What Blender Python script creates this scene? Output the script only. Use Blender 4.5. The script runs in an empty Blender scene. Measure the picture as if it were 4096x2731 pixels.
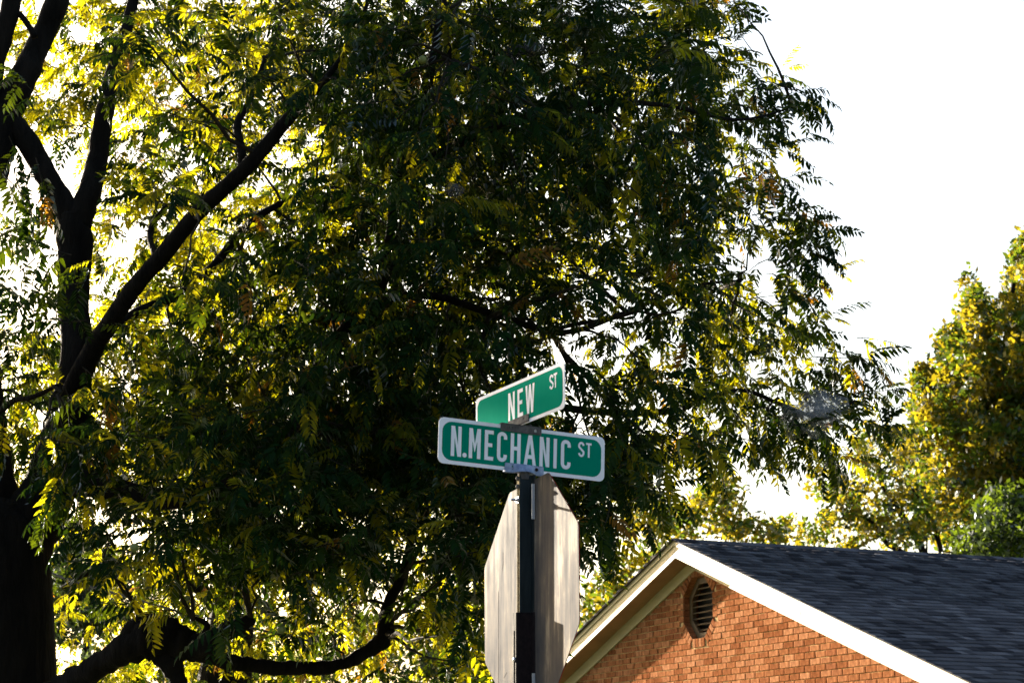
import bpy, bmesh, math, random
import numpy as np
from mathutils import Vector, Matrix, noise
R = math.radians
sc = bpy.context.scene
random.seed(7)
rng = np.random.default_rng(11)

# ------------------------------------------------------------------ camera, sky, sun, exposure
EYE = Vector((0, 0, 1.75))
FPX = 8500.0                      # focal length in photograph pixels (4096 wide)
PITCH = R(12.451)
cam_d = bpy.data.cameras.new('camera')
cam_d.sensor_width = 36; cam_d.lens = FPX / 4096 * 36
cam_d.clip_start = 0.1; cam_d.clip_end = 3000
cam_d.dof.use_dof = True; cam_d.dof.focus_distance = 9.5; cam_d.dof.aperture_fstop = 10.0
cam = bpy.data.objects.new('camera', cam_d); sc.collection.objects.link(cam)
cam.location = EYE; cam.rotation_euler = (R(90) + PITCH, 0, 0)
sc.camera = cam

SUN_AZ, SUN_EL = R(-35), R(12.7)
world = bpy.data.worlds.new('World'); sc.world = world; world.use_nodes = True
wn = world.node_tree.nodes
sky = wn.new('ShaderNodeTexSky'); sky.sky_type = 'NISHITA'; sky.sun_disc = False
sky.sun_elevation = SUN_EL; sky.sun_rotation = SUN_AZ; sky.air_density = 1.0; sky.dust_density = 3.0
world.node_tree.links.new(sky.outputs[0], wn['Background'].inputs[0])
wn['Background'].inputs[1].default_value = 0.06
sd = bpy.data.lights.new('sun', 'SUN'); sd.energy = 5.0; sd.angle = R(0.53); sd.color = (1.0, 0.88, 0.70)
sun = bpy.data.objects.new('sun', sd); sc.collection.objects.link(sun)
S = Vector((math.sin(SUN_AZ) * math.cos(SUN_EL), math.cos(SUN_AZ) * math.cos(SUN_EL), math.sin(SUN_EL)))
sun.rotation_euler = S.to_track_quat('Z', 'Y').to_euler()
sun.location = (-20, 28, 12)
sc.view_settings.view_transform = 'Standard'; sc.view_settings.look = 'None'
sc.view_settings.exposure = 2.65; sc.view_settings.gamma = 1.0; sc.view_settings.use_curve_mapping = False
sc.render.engine = 'CYCLES'
sc.cycles.max_bounces = 8; sc.cycles.transparent_max_bounces = 12

cF = Vector((0, math.cos(PITCH), math.sin(PITCH))); cU = Vector((0, -math.sin(PITCH), math.cos(PITCH)))
def at(u, v, D):
    """world point seen at photograph pixel (u, v), D metres away along +Y"""
    d = cF + Vector((1, 0, 0)) * ((u - 2048) / FPX) - cU * ((v - 1365.5) / FPX)
    return EYE + d * (D / d.y)
def px2m(px, D): return px * D / FPX

# ------------------------------------------------------------------ materials
def mat(name):
    m = bpy.data.materials.new(name); m.use_nodes = True
    nt = m.node_tree; return m, nt, nt.nodes, nt.links, nt.nodes['Principled BSDF']
def ramp(nt, src, stops):
    r = nt.nodes.new('ShaderNodeValToRGB'); nt.links.new(src, r.inputs[0])
    e = r.color_ramp.elements
    while len(e) > len(stops): e.remove(e[-1])
    while len(e) < len(stops): e.new(1)
    for k, (p, c) in zip(e, stops): k.position = p; k.color = (*c, 1)
    return r.outputs[0]
def tex(nt, scale, detail=4, rough=.6, stretch=None, coord='Object'):
    tc = nt.nodes.new('ShaderNodeTexCoord'); mp = nt.nodes.new('ShaderNodeMapping')
    nt.links.new(tc.outputs[coord], mp.inputs[0])
    if stretch: mp.inputs['Scale'].default_value = stretch
    n = nt.nodes.new('ShaderNodeTexNoise'); n.inputs['Scale'].default_value = scale
    n.inputs['Detail'].default_value = detail; n.inputs['Roughness'].default_value = rough
    nt.links.new(mp.outputs[0], n.inputs['Vector']); return n.outputs[0]
def bump(nt, b, src, strength, dist=.01):
    bp = nt.nodes.new('ShaderNodeBump'); bp.inputs['Strength'].default_value = strength
    bp.inputs['Distance'].default_value = dist
    nt.links.new(src, bp.inputs['Height']); nt.links.new(bp.outputs[0], b.inputs['Normal'])
def island_random(nt):
    g = nt.nodes.new('ShaderNodeNewGeometry'); oi = nt.nodes.new('ShaderNodeObjectInfo')
    a = nt.nodes.new('ShaderNodeMath'); a.operation = 'ADD'
    nt.links.new(g.outputs['Random Per Island'], a.inputs[0]); nt.links.new(oi.outputs['Random'], a.inputs[1])
    f = nt.nodes.new('ShaderNodeMath'); f.operation = 'FRACT'; nt.links.new(a.outputs[0], f.inputs[0])
    return f.outputs[0]
def simple(name, c1, c2, scale=8, rough=.6, metal=0, bmp=.2, stretch=None, spec=.5, bd=.005):
    m, nt, N, L, b = mat(name)
    t = tex(nt, scale, stretch=stretch)
    L.new(ramp(nt, t, [(.35, c1), (.65, c2)]), b.inputs['Base Color'])
    b.inputs['Roughness'].default_value = rough; b.inputs['Metallic'].default_value = metal
    b.inputs['Specular IOR Level'].default_value = spec
    if bmp: bump(nt, b, t, bmp, bd)
    return m

def brick_mat():
    m, nt, N, L, b = mat('red_brick')
    r = island_random(nt)
    t = tex(nt, 8, 5, .7, (3.6, 1, .9)); t2 = tex(nt, 90, 3, .7, (1, 1, .5))
    base = ramp(nt, r, [(0, (.17, .062, .028)), (.3, (.225, .09, .042)), (.6, (.265, .113, .056)), (.85, (.305, .142, .076)), (1, (.19, .07, .034))])
    mx = N.new('ShaderNodeMixRGB'); mx.blend_type = 'MULTIPLY'; mx.inputs[0].default_value = .85
    L.new(base, mx.inputs[1]); L.new(ramp(nt, t, [(.36, (.42, .36, .33)), (.46, (.9, .88, .85)), (.54, (1.15, 1.15, 1.1)), (.64, (1.9, 2.0, 2.0))]), mx.inputs[2])
    L.new(mx.outputs[0], b.inputs['Base Color']); b.inputs['Roughness'].default_value = .9
    b.inputs['Specular IOR Level'].default_value = .0
    ad = N.new('ShaderNodeMath'); L.new(t, ad.inputs[0]); L.new(t2, ad.inputs[1]); bump(nt, b, ad.outputs[0], .35, .003)
    return m
def shingle_mat():
    m, nt, N, L, b = mat('asphalt_shingle')
    r = island_random(nt); t = tex(nt, 160, 3, .8); t2 = tex(nt, 1.2, 3)
    base = ramp(nt, r, [(0, (.026, .026, .031)), (.3, (.06, .06, .069)), (.75, (.084, .084, .095)), (1, (.115, .115, .13))])
    mx = N.new('ShaderNodeMixRGB'); mx.blend_type = 'MULTIPLY'; mx.inputs[0].default_value = .8
    L.new(base, mx.inputs[1]); L.new(ramp(nt, t, [(.3, (.45, .45, .45)), (.7, (1.5, 1.5, 1.5))]), mx.inputs[2])
    m2 = N.new('ShaderNodeMixRGB'); m2.blend_type = 'MULTIPLY'; m2.inputs[0].default_value = .6
    L.new(mx.outputs[0], m2.inputs[1]); L.new(ramp(nt, t2, [(.35, (.7, .7, .75)), (.65, (1.2, 1.2, 1.2))]), m2.inputs[2])
    L.new(m2.outputs[0], b.inputs['Base Color']); b.inputs['Roughness'].default_value = .85
    b.inputs['Specular IOR Level'].default_value = .0
    bump(nt, b, t, .5, .002); return m
def leaf_mat(name, d1, d2, tr, rough=.42, gloss=.5, trw=.5):
    m = bpy.data.materials.new(name); m.use_nodes = True; nt = m.node_tree; N = nt.nodes; L = nt.links
    N.remove(N['Principled BSDF']); out = N['Material Output']
    r = island_random(nt)
    t = tex(nt, 3.0, 3)
    ad = N.new('ShaderNodeMath'); ad.operation = 'MULTIPLY_ADD'; L.new(t, ad.inputs[0]); ad.inputs[1].default_value = .5; 
    ml = N.new('ShaderNodeMath'); ml.operation = 'MULTIPLY'; ml.inputs[1].default_value = .6; L.new(r, ml.inputs[0]); L.new(ml.outputs[0], ad.inputs[2])
    df = N.new('ShaderNodeBsdfDiffuse'); L.new(ramp(nt, ad.outputs[0], [(.15, d1), (.8, d2)]), df.inputs[0])
    tl = N.new('ShaderNodeBsdfTranslucent')
    tr2 = tuple(c * s for c, s in zip(tr, (.6, .72, .6)))
    L.new(ramp(nt, ad.outputs[0], [(.15, tr2), (.8, tr)]), tl.inputs[0])
    a = N.new('ShaderNodeMixShader'); a.inputs[0].default_value = trw; L.new(df.outputs[0], a.inputs[1]); L.new(tl.outputs[0], a.inputs[2])
    gl = N.new('ShaderNodeBsdfGlossy'); gl.inputs['Roughness'].default_value = rough; gl.inputs['Color'].default_value = (.9, .95, 1, 1)
    fr = N.new('ShaderNodeFresnel'); fr.inputs[0].default_value = 1.42
    mu = N.new('ShaderNodeMath'); mu.operation = 'MULTIPLY'; mu.inputs[1].default_value = gloss; L.new(fr.outputs[0], mu.inputs[0])
    g = N.new('ShaderNodeMixShader'); L.new(mu.outputs[0], g.inputs[0]); L.new(a.outputs[0], g.inputs[1]); L.new(gl.outputs[0], g.inputs[2])
    L.new(g.outputs[0], out.inputs[0]); return m

M_BRICK = brick_mat(); M_SHINGLE = shingle_mat()
M_MORTAR = simple('mortar', (.38, .285, .15), (.5, .385, .215), 30, .95, bmp=.5, spec=.0)
M_CREAM = simple('cream_paint', (.38, .325, .18), (.44, .385, .22), 5, .55, bmp=.12, stretch=(.4, 1, 3))
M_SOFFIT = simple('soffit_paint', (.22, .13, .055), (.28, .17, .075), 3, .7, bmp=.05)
M_DARK = simple('attic_dark', (.01, .009, .008), (.016, .014, .012), 5, .9, bmp=0)
M_VENT = simple('vent_wood', (.09, .055, .026), (.13, .085, .042), 12, .7, bmp=.2)
M_FELT = simple('roof_edge_felt', (.02, .02, .022), (.05, .035, .025), 30, .95, bmp=.3)
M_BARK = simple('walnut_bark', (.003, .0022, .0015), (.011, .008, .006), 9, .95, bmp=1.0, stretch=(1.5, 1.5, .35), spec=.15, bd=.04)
M_TWIG = simple('twig_bark', (.012, .009, .006), (.035, .027, .018), 20, .9, bmp=.2, spec=.2)
M_GRASS = simple('lawn', (.03, .05, .012), (.07, .085, .025), 3, .95, bmp=.6)
M_ROAD = simple('asphalt', (.04, .04, .042), (.06, .06, .06), 60, .9, bmp=.3)
M_CONC = simple('concrete', (.3, .29, .27), (.4, .39, .36), 12, .9, bmp=.2)
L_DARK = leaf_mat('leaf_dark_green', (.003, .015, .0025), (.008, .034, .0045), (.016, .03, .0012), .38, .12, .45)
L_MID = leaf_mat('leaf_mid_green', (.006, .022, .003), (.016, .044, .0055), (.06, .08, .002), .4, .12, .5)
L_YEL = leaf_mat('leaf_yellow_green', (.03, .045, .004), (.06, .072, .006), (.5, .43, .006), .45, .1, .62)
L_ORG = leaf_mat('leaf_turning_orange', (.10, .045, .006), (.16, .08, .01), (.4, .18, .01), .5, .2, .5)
L_FAR = leaf_mat('far_leaf_gold', (.08, .064, .006), (.18, .14, .013), (.36, .27, .01), .5, .1, .5)
L_FAR2 = leaf_mat('far_leaf_green', (.03, .055, .006), (.075, .115, .01), (.11, .15, .008), .5, .1, .5)
L_FARD = leaf_mat('far_leaf_dull', (.012, .02, .01), (.025, .032, .015), (.04, .055, .02), .6, .1, .4)
WAL = [L_DARK, L_MID, L_YEL, L_ORG]

def alu_mat():
    m, nt, N, L, b = mat('weathered_aluminium_sheen')
    t = tex(nt, 6, 4, .6, (6, 6, .45)); t2 = tex(nt, 3.0, 5, .65, (2.2, 2.2, 1.2)); t3 = tex(nt, 60, 4, .7, (4, 4, .15))
    mx = N.new('ShaderNodeMixRGB'); mx.inputs[0].default_value = .5
    L.new(t, mx.inputs[1]); L.new(t2, mx.inputs[2])
    L.new(ramp(nt, mx.outputs[0], [(.36, (.034, .035, .042)), (.46, (.055, .053, .057)), (.55, (.078, .07, .066)), (.63, (.17, .15, .125))]), b.inputs['Base Color'])  # palest stop paints highlight streaks into the base colour
    b.inputs['Metallic'].default_value = .06; b.inputs['Specular IOR Level'].default_value = 0.
    rr = ramp(nt, mx.outputs[0], [(.3, (.6, .6, .6)), (.6, (.4, .4, .4))]); L.new(rr, b.inputs['Roughness'])
    b.inputs['Anisotropic'].default_value = .5; b.inputs['Anisotropic Rotation'].default_value = .25
    ad = N.new('ShaderNodeMath'); L.new(t, ad.inputs[0]); L.new(t3, ad.inputs[1]); bump(nt, b, ad.outputs[0], .12, .002)
    return m
def sheet_mat(name, c1, c2, rough, sc_=220):
    m, nt, N, L, b = mat(name); t = tex(nt, sc_, 2, .5); t2 = tex(nt, 6, 4)
    L.new(ramp(nt, t2, [(.3, c1), (.7, c2)]), b.inputs['Base Color'])
    b.inputs['Roughness'].default_value = rough * .6; b.inputs['Specular IOR Level'].default_value = 0.; b.inputs['Metallic'].default_value = .008
    bump(nt, b, t, .25, .0008); return m
M_ALU = alu_mat()
M_GREEN = sheet_mat('green_sheeting', (.0, .19, .125), (.003, .22, .14), .7)
M_WHITE = sheet_mat('white_sheeting', (.8, .8, .86), (.86, .86, .92), .7)
M_RED = sheet_mat('red_sheeting', (.5, .02, .02), (.58, .03, .03), .35)
M_GALV = simple('galvanised_steel', (.15, .19, .3), (.3, .35, .48), 45, .5, .5, .15)
M_BRKT = simple('weathered_bracket_steel', (.07, .068, .072), (.13, .125, .125), 60, .6, .03, .3, spec=0.)
M_POST_SHADE = simple('shaded_post_steel', (.008, .014, .018), (.018, .027, .033), 40, .45, .3, .2, stretch=(1, 1, .2), spec=.2)  # galvanised post in near-black: shade of the side walls put into the colour
M_SLEEVE = simple('rusty_dark_sleeve', (.008, .006, .008), (.018, .013, .015), 50, .8, .1, .4, spec=.1)
M_POST_LIT = simple('sunlit_galvanised_web', (.2, .165, .11), (.34, .29, .19), 60, .6, .0, .3, spec=0.)  # pale copy of the post steel: sunlight on the web put into the colour
M_SHIM = simple('bright_shim', (.55, .6, .7), (.7, .74, .82), 30, .35, .5, 0)
M_BOLT = simple('bolt_steel', (.3, .3, .34), (.5, .5, .55), 80, .35, .9, .1)
M_WEB = None
def web_mat(g=.3):
    m, nt, N, L, b = mat('silk_web'); t = tex(nt, 26, 6, .8, (1, 1, 2.2)); t2 = tex(nt, 5, 3)
    b.inputs['Base Color'].default_value = (g, g * .96, g, 1); b.inputs['Roughness'].default_value = .9
    b.inputs['Specular IOR Level'].default_value = .1
    ad = N.new('ShaderNodeMath'); ad.operation = 'MULTIPLY'; L.new(t, ad.inputs[0]); L.new(t2, ad.inputs[1])
    L.new(ramp(nt, ad.outputs[0], [(.17, (0, 0, 0)), (.36, (.5, .5, .5))]), b.inputs['Alpha'])
    return m
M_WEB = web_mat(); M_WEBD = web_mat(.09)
M_NUT = simple('walnut_husk', (.1, .12, .02), (.16, .17, .035), 30, .6, bmp=.2)
M_CABLE = simple('black_cable', (.015, .015, .016), (.03, .03, .032), 30, .5, bmp=0)

# ------------------------------------------------------------------ object helpers
def link(o, parent=None):
    sc.collection.objects.link(o)
    if parent is not None: o.parent = parent
    return o
def tag(o, label=None, cat=None, group=None, kind=None):
    if label: o['label'] = label
    if cat: o['category'] = cat
    if group: o['group'] = group
    if kind: o['kind'] = kind
    return o
def empty(name, loc=(0, 0, 0), rz=0.):
    o = bpy.data.objects.new(name, None); o.location = loc; o.rotation_euler = (0, 0, rz); o.empty_display_size = .2
    return link(o)
class MB:
    def __init__(s): s.v = []; s.f = []; s.mi = []
    def add(s, vs, fs, mi=0):
        k = len(s.v); s.v += [tuple(v) for v in vs]; s.f += [tuple(i + k for i in f) for f in fs]; s.mi += [mi] * len(fs)
    def box(s, c, d, M=None, mi=0):
        x, y, z = (q / 2 for q in d); c = Vector(c)
        vs = [c + Vector((a * x, b * y, e * z)) for a in (-1, 1) for b in (-1, 1) for e in (-1, 1)]
        if M is not None: vs = [M @ v for v in vs]
        s.add(vs, [(0, 1, 3, 2), (4, 6, 7, 5), (0, 4, 5, 1), (2, 3, 7, 6), (0, 2, 6, 4), (1, 5, 7, 3)], mi)
    def prism(s, pts, y0, y1, mi=0):
        """polygon in XZ (counter-clockwise seen from -Y) extruded from y0 (front) to y1"""
        n = len(pts); vs = [(x, y0, z) for x, z in pts] + [(x, y1, z) for x, z in pts]
        s.add(vs, [tuple(range(n)), tuple(range(2 * n - 1, n - 1, -1))] + [(i, i + n, (i + 1) % n + n, (i + 1) % n) for i in range(n)], mi)
    def tube(s, pts, rad, n=8, mi=0, jag=0., cap=True, seed=0.):
        pts = [Vector(p) for p in pts]; k0 = len(s.v)
        up = None
        for i, p in enumerate(pts):
            t = (pts[min(i + 1, len(pts) - 1)] - pts[max(i - 1, 0)]).normalized()
            if up is None:
                up = t.cross(Vector((0, 0, 1)) if abs(t.z) < .9 else Vector((1, 0, 0))).normalized()
            else:
                up = (up - t * up.dot(t)).normalized()
            w = t.cross(up); r = rad[i] if hasattr(rad, '__len__') else rad
            for j in range(n):
                a = 2 * math.pi * j / n; d = up * math.cos(a) + w * math.sin(a)
                rr = r
                if jag: rr = r * (1 + jag * noise.noise((p + d * r * .9) * (2.2 / max(r, .04)) * .35 + Vector((seed, 0, 0))) * 1.4)
                s.v.append(tuple(p + d * rr))
        m = len(pts)
        for i in range(m - 1):
            for j in range(n):
                s.f.append((k0 + i * n + j, k0 + i * n + (j + 1) % n, k0 + (i + 1) * n + (j + 1) % n, k0 + (i + 1) * n + j)); s.mi.append(mi)
        if cap:
            s.f.append(tuple(k0 + j for j in range(n))[::-1]); s.mi.append(mi)
            s.f.append(tuple(k0 + (m - 1) * n + j for j in range(n))); s.mi.append(mi)
    def mesh(s, name, mats, smooth=False):
        me = bpy.data.meshes.new(name); me.from_pydata(s.v, [], s.f)
        for m in (mats if isinstance(mats, (list, tuple)) else [mats]): me.materials.append(m)
        me.polygons.foreach_set('material_index', s.mi)
        if smooth: me.polygons.foreach_set('use_smooth', [True] * len(me.polygons))
        me.update(); return me
    def build(s, name, mats, parent=None, smooth=False, loc=None):
        o = bpy.data.objects.new(name, s.mesh(name, mats, smooth))
        if loc is not None: o.location = loc
        return link(o, parent)
def np_mesh(name, V, F, mats, mi=None, smooth=False):
    """V (n,3) F (m,k) with constant k"""
    me = bpy.data.meshes.new(name); n, m, k = len(V), len(F), F.shape[1]
    me.vertices.add(n); me.vertices.foreach_set('co', V.astype(np.float32).ravel())
    me.loops.add(m * k); me.loops.foreach_set('vertex_index', F.astype(np.int32).ravel())
    me.polygons.add(m); me.polygons.foreach_set('loop_start', np.arange(0, m * k, k, dtype=np.int32))
    for q in mats: me.materials.append(q)
    if mi is not None: me.polygons.foreach_set('material_index', mi.astype(np.int32))
    if smooth: me.polygons.foreach_set('use_smooth', np.ones(m, dtype=bool))
    me.update(calc_edges=True); return me
def flat_shape(name, loops, thick, material, bevel=0., res=1):
    """filled 2-D outline with holes, lying in XZ, front face towards -Y, centred on y=0"""
    cu = bpy.data.curves.new(name, 'CURVE'); cu.dimensions = '2D'; cu.fill_mode = 'BOTH'
    for lp in loops:
        sp = cu.splines.new('POLY'); sp.points.add(len(lp) - 1)
        for p, (x, y) in zip(sp.points, lp): p.co = (x, y, 0, 1)
        sp.use_cyclic_u = True
    cu.extrude = thick / 2
    if bevel: cu.bevel_depth = bevel; cu.bevel_resolution = res
    ob = bpy.data.objects.new(name, cu); me = bpy.data.meshes.new_from_object(ob)
    bpy.data.objects.remove(ob); bpy.data.curves.remove(cu)
    me.transform(Matrix.Rotation(R(90), 4, 'X')); me.name = name
    me.materials.clear(); me.materials.append(material); return me
def rrect(hx, hz, r, n=6, cx=0, cz=0):
    out = []
    for sx, sz, a0 in ((1, 1, 0), (-1, 1, 90), (-1, -1, 180), (1, -1, 270)):
        for i in range(n + 1):
            a = R(a0 + 90 * i / n); out.append((cx + sx * (hx - r) + r * math.cos(a), cz + sz * (hz - r) + r * math.sin(a)))
    return out
def circ(x, z, r, n=14): return [(x + r * math.cos(2 * math.pi * i / n), z + r * math.sin(2 * math.pi * i / n)) for i in range(n)]
def sharp(me):
    me.polygons.foreach_set('use_smooth', [False] * len(me.polygons)); return me

# ------------------------------------------------------------------ ground (below the frame)
def sheet(name, x0, x1, y0, y1, z, m):
    b = MB(); b.add([(x0, y0, z), (x1, y0, z), (x1, y1, z), (x0, y1, z)], [(0, 1, 2, 3)])
    return tag(b.build(name, m), kind='structure')
sheet('ground', -600, 600, -600, 900, 0, M_GRASS)
sheet('street', -300, 300, -9, 3.5, .004, M_ROAD)
sheet('side_street', -12, -4.5, -9, 300, .008, M_ROAD)
kb = MB(); kb.box((148, 3.62, .06), (303, .2, .12)); tag(kb.build('kerb', M_CONC), kind='structure')
sheet('pavement', -3.5, 300, 4.4, 5.9, .012, M_CONC)

# ================================================================== HOUSE
HA = R(-66.5538); HX, HY = 2.0864, 24.0876; ZA = 1.75 + 2.9937; MS = .3413
OH = .2645                                             # rake overhang in front of the wall
house = tag(empty('brick_house', (HX, HY, 0), HA),
            'red brick house with cream trimmed gable, octagonal louvred vent and dark shingle roof', 'house')
HWID, HLEN = 6.3, 14.0
def roofz(x): return ZA - MS * abs(x)
FR = .327                                              # frieze bottom below the roof line
VC = (.03, ZA - .75); VR = .345                        # vent centre and apothem
def octo(cx, cz, ap):
    r_ = ap / math.cos(math.pi / 8); return [(cx + r_ * math.cos(R(22.5 + 45 * i)), cz + r_ * math.sin(R(22.5 + 45 * i))) for i in range(8)]
# mortar wall: gable polygon with an octagonal hole
gz = roofz(HWID) - .12
w_me = flat_shape('wall', [[(-HWID, 0), (HWID, 0), (HWID, gz), (0, ZA - .1), (-HWID, gz)], octo(*VC, VR + .03)], .08, M_MORTAR)
w_me.transform(Matrix.Translation((0, .049, 0)))
w_me.materials.append(simple('lower_brickwork', (.36, .13, .06), (.44, .17, .08), 10, .9)); wall = link(bpy.data.objects.new('wall', w_me), house)
b = MB()
b.box((-HWID + .045, HLEN / 2 + .1, gz / 2), (.09, HLEN - .2, gz)); b.box((HWID - .045, HLEN / 2 + .1, gz / 2), (.09, HLEN - .2, gz))
b.box((0, HLEN + .05, gz / 2), (2 * HWID, .09, gz)); b.build('side_wall', w_me.materials[1], house)
# bricks -----------------------------------------------------------
BL, BH = .2042, .0673
Z0 = ZA - .8018
def in_oct(x, z, ap):
    dx, dz = abs(x - VC[0]), abs(z - VC[1]); return max(dx, dz, (dx + dz) / math.sqrt(2)) < ap
def brick_mesh(L_, Hh, D_, seed):
    rnd = random.Random(seed); c = .0028; y0 = 0.; b = MB()
    j = lambda: rnd.uniform(-.0013, .0013)
    o = [(-L_ / 2, -Hh / 2), (L_ / 2, -Hh / 2), (L_ / 2, Hh / 2), (-L_ / 2, Hh / 2)]
    fr = [(x - math.copysign(c, x) + j(), y0 + j(), z - math.copysign(c, z) + j()) for x, z in o]
    md = [(x + j(), y0 + c, z + j()) for x, z in o]; bk = [(x, D_, z) for x, z in o]
    b.add(fr + md + bk, [(0, 1, 2, 3)] + [(i, i + 4, (i + 1) % 4 + 4, (i + 1) % 4) for i in range(4)] + [(i + 4, i + 8, (i + 1) % 4 + 8, (i + 1) % 4 + 4) for i in range(4)])
    return b.mesh('brick', M_BRICK)
full = [brick_mesh(.1945, .0583, .045, k) for k in range(5)]
cand = []
for row in range(-8, 30):
    zc = Z0 - BH * (row + .5)
    ph = 1.3787 if row % 2 == 0 else 1.3787 + BL / 2
    k0 = -60
    for k in range(-40, 30):
        xl = ph + k * BL + .0049; xr = xl + .1945
        # clip by the frieze
        lim = (ZA - FR + .04 - (zc + .03)) / MS
        if lim <= 0.03: continue
        segs = [(max(xl, -lim), min(xr, lim))]
        ring = VR + .092
        if in_oct(xl, zc, ring + .004) or in_oct(xr, zc, ring + .004) or in_oct((xl + xr) / 2, zc, ring):
            dz = abs(zc - VC[1]); half = min(ring, ring * math.sqrt(2) - dz - .012 if dz > ring * math.tan(math.pi / 8) - .03 else ring)
            if dz > ring: half = -1
            if half > 0:
                a0, a1 = segs[0]; segs = []
                if a0 < VC[0] - half - .004: segs.append((a0, min(a1, VC[0] - half - .006)))
                if a1 > VC[0] + half + .004: segs.append((max(a0, VC[0] + half + .006), a1))
        for a0, a1 in segs:
            if a1 - a0 > .02: cand.append(((a0 + a1) / 2, zc, a1 - a0))
def house_pt(x, y, z):
    c, s_ = math.cos(HA), math.sin(HA); return Vector((HX + c * x - s_ * y, HY + s_ * x + c * y, z))
def project(p):
    d = p - EYE; dd = d.dot(cF); return 2048 + FPX * d.x / dd, 1365.5 - FPX * d.dot(cU) / dd, dd
vis = []; rest = []
for c_ in cand:
    u, v, d = project(house_pt(c_[0], 0, c_[1]))
    (vis if (2330 < u < 4100 and v < 2755) else rest).append((d, u, v, c_))
def place_brick(c_, k):
    o = bpy.data.objects.new('brick', full[k % 5] if abs(c_[2] - .1945) < .003 else brick_mesh(c_[2], .0583, .045, k))
    o.location = (c_[0], random.uniform(-.0035, .001), c_[1] + random.uniform(-.001, .001))
    o.rotation_euler = (0, random.uniform(-.004, .004), random.uniform(-.006, .006)); return link(o, wall)
vis.sort(key=lambda q: q[0] - (2 if q[1] < 2400 else 0) * 0)
for k, q in enumerate(vis[:268]): place_brick(q[3], k)
b = MB(); rest = [q for q in rest if q[3][1] > 2.6] + vis[268:]
for k, q in enumerate(rest):
    c_ = q[3]; me = brick_mesh(c_[2], .0583, .045, k); T = Vector((c_[0], random.uniform(-.0035, .001), c_[1]))
    b.add([v.co + T for v in me.vertices], [tuple(p.vertices) for p in me.polygons]); bpy.data.meshes.remove(me)
tag(b.build('far_bricks', M_BRICK, wall), kind='stuff')
# lower wall, below the frame: courses as plain boxes joined in one
b = MB()
for row in range(0, 38):
    zc = 2.6 - BH * (row + .5)
    for k in range(-31, 31):
        b.box((k * BL + (BL / 2 if row % 2 else 0), .01, zc), (.1945, .02, .0583))
tag(b.build('lower_bricks', M_BRICK, wall), kind='stuff')
# rowlock ring round the vent: four bricks a side
n_side = 4; side = 2 * VR * math.tan(math.pi / 8); sb = side / n_side
for s_ in range(8):
    a = R(45 * s_)
    for k in range(n_side):
        t = (k - (n_side - 1) / 2) * sb
        me = brick_mesh(.097, sb - .0085, .09, 50 + s_ * 4 + k)
        o = bpy.data.objects.new('brick', me); link(o, wall)
        r_ = VR + .0505
        o.location = (VC[0] + r_ * math.cos(a) - t * math.sin(a), -.003, VC[1] + r_ * math.sin(a) + t * math.cos(a)); o.rotation_euler = (0, -a, 0)
b = MB()       # reveal lining behind the ring
pts = octo(*VC, VR + .002)
for i in range(8):
    (x0, z0), (x1, z1) = pts[i], pts[(i + 1) % 8]
    b.add([(x0, .02, z0), (x1, .02, z1), (x1, .2, z1), (x0, .2, z0)], [(0, 1, 2, 3)])
b.build('reveal', M_BRICK, wall)
# gable vent -------------------------------------------------------
vent = link(bpy.data.objects.new('gable_vent', flat_shape('gable_vent', [octo(*VC, VR - .001), octo(*VC, VR - .07)], .05, M_VENT)), house)
vent.location = (0, .1, 0)
for k in range(10):
    z = VC[1] - .312 + k * .0673
    dz = abs(z - VC[1]); hw = min(VR - .07, (VR - .07) * math.sqrt(2) - dz)
    if hw < .04: continue
    sb_ = MB(); Mx = Matrix.Translation((VC[0], -.005, z)) @ Matrix.Rotation(R(30), 4, 'X')
    sb_.box((0, 0, 0), (2 * hw, .026, .009), Mx); sb_.build('slat', M_VENT, vent)
bk = MB(); bk.prism(octo(*VC, VR - .002), .09, .1); bk.build('attic_dark_sheet', M_DARK, vent)  # near-black sheet standing in for the unlit depth behind the slats
# boards -----------------------------------------------------------
def rake(name, side, z_top, z_bot, y0, y1, m, x0=0., x1=7.0, jag=0):
    """board along the slope: side=+1 right; z offsets below the roof line"""
    b = MB(); s = side
    p = [(s * x0, roofz(x0) - z_top), (s * x1, roofz(x1) - z_top), (s * x1, roofz(x1) - z_bot), (s * x0, roofz(x0) - z_bot)]
    if s > 0: p = p[::-1]
    b.prism(p, y0, y1); o = b.build(name, m, house); return o
FASC = .1976
for s in (-1, 1):
    j = .0015 if s > 0 else 0
    segs = [(0, 2.72), (2.724, 7.0)] if s > 0 else [(0, 3.4), (3.404, 7.0)]
    for x0, x1 in segs:
        rake('rake_board', s, .03, FASC, -OH, -OH + .022, M_CREAM, x0, x1)
    rake('shingle_mould', s, .008, .058, -OH - .016, -OH - .0005, M_CREAM, 0, 7.0)
    rake('soffit', s, FASC - .012, FASC - .004, -OH + .0225, 0.0, M_SOFFIT, 0, 7.0)
    rake('frieze_board', s, FASC - .004, FR, -.024, -.004, M_CREAM, 0, 6.35)
# drip line of dark roof edge + deck
for s in (-1, 1):
    b = MB(); p = [(0, ZA + .004), (s * 7.0, roofz(7) + .004), (s * 7.0, roofz(7) - .0075), (0, ZA - .0075)]
    if s > 0: p = p[::-1]
    b.prism(p, -OH - (.05 if s < 0 else .026), HLEN); roof = b.build('roof', M_FELT, house)
    if s > 0: roof_r = roof
# eave boards
for s in (-1, 1):
    b = MB(); b.box((s * 7.0, HLEN / 2 - .1, roofz(7) - .11), (.025, HLEN + .3, .16)); b.build('eave_board', M_CREAM, house)
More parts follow.
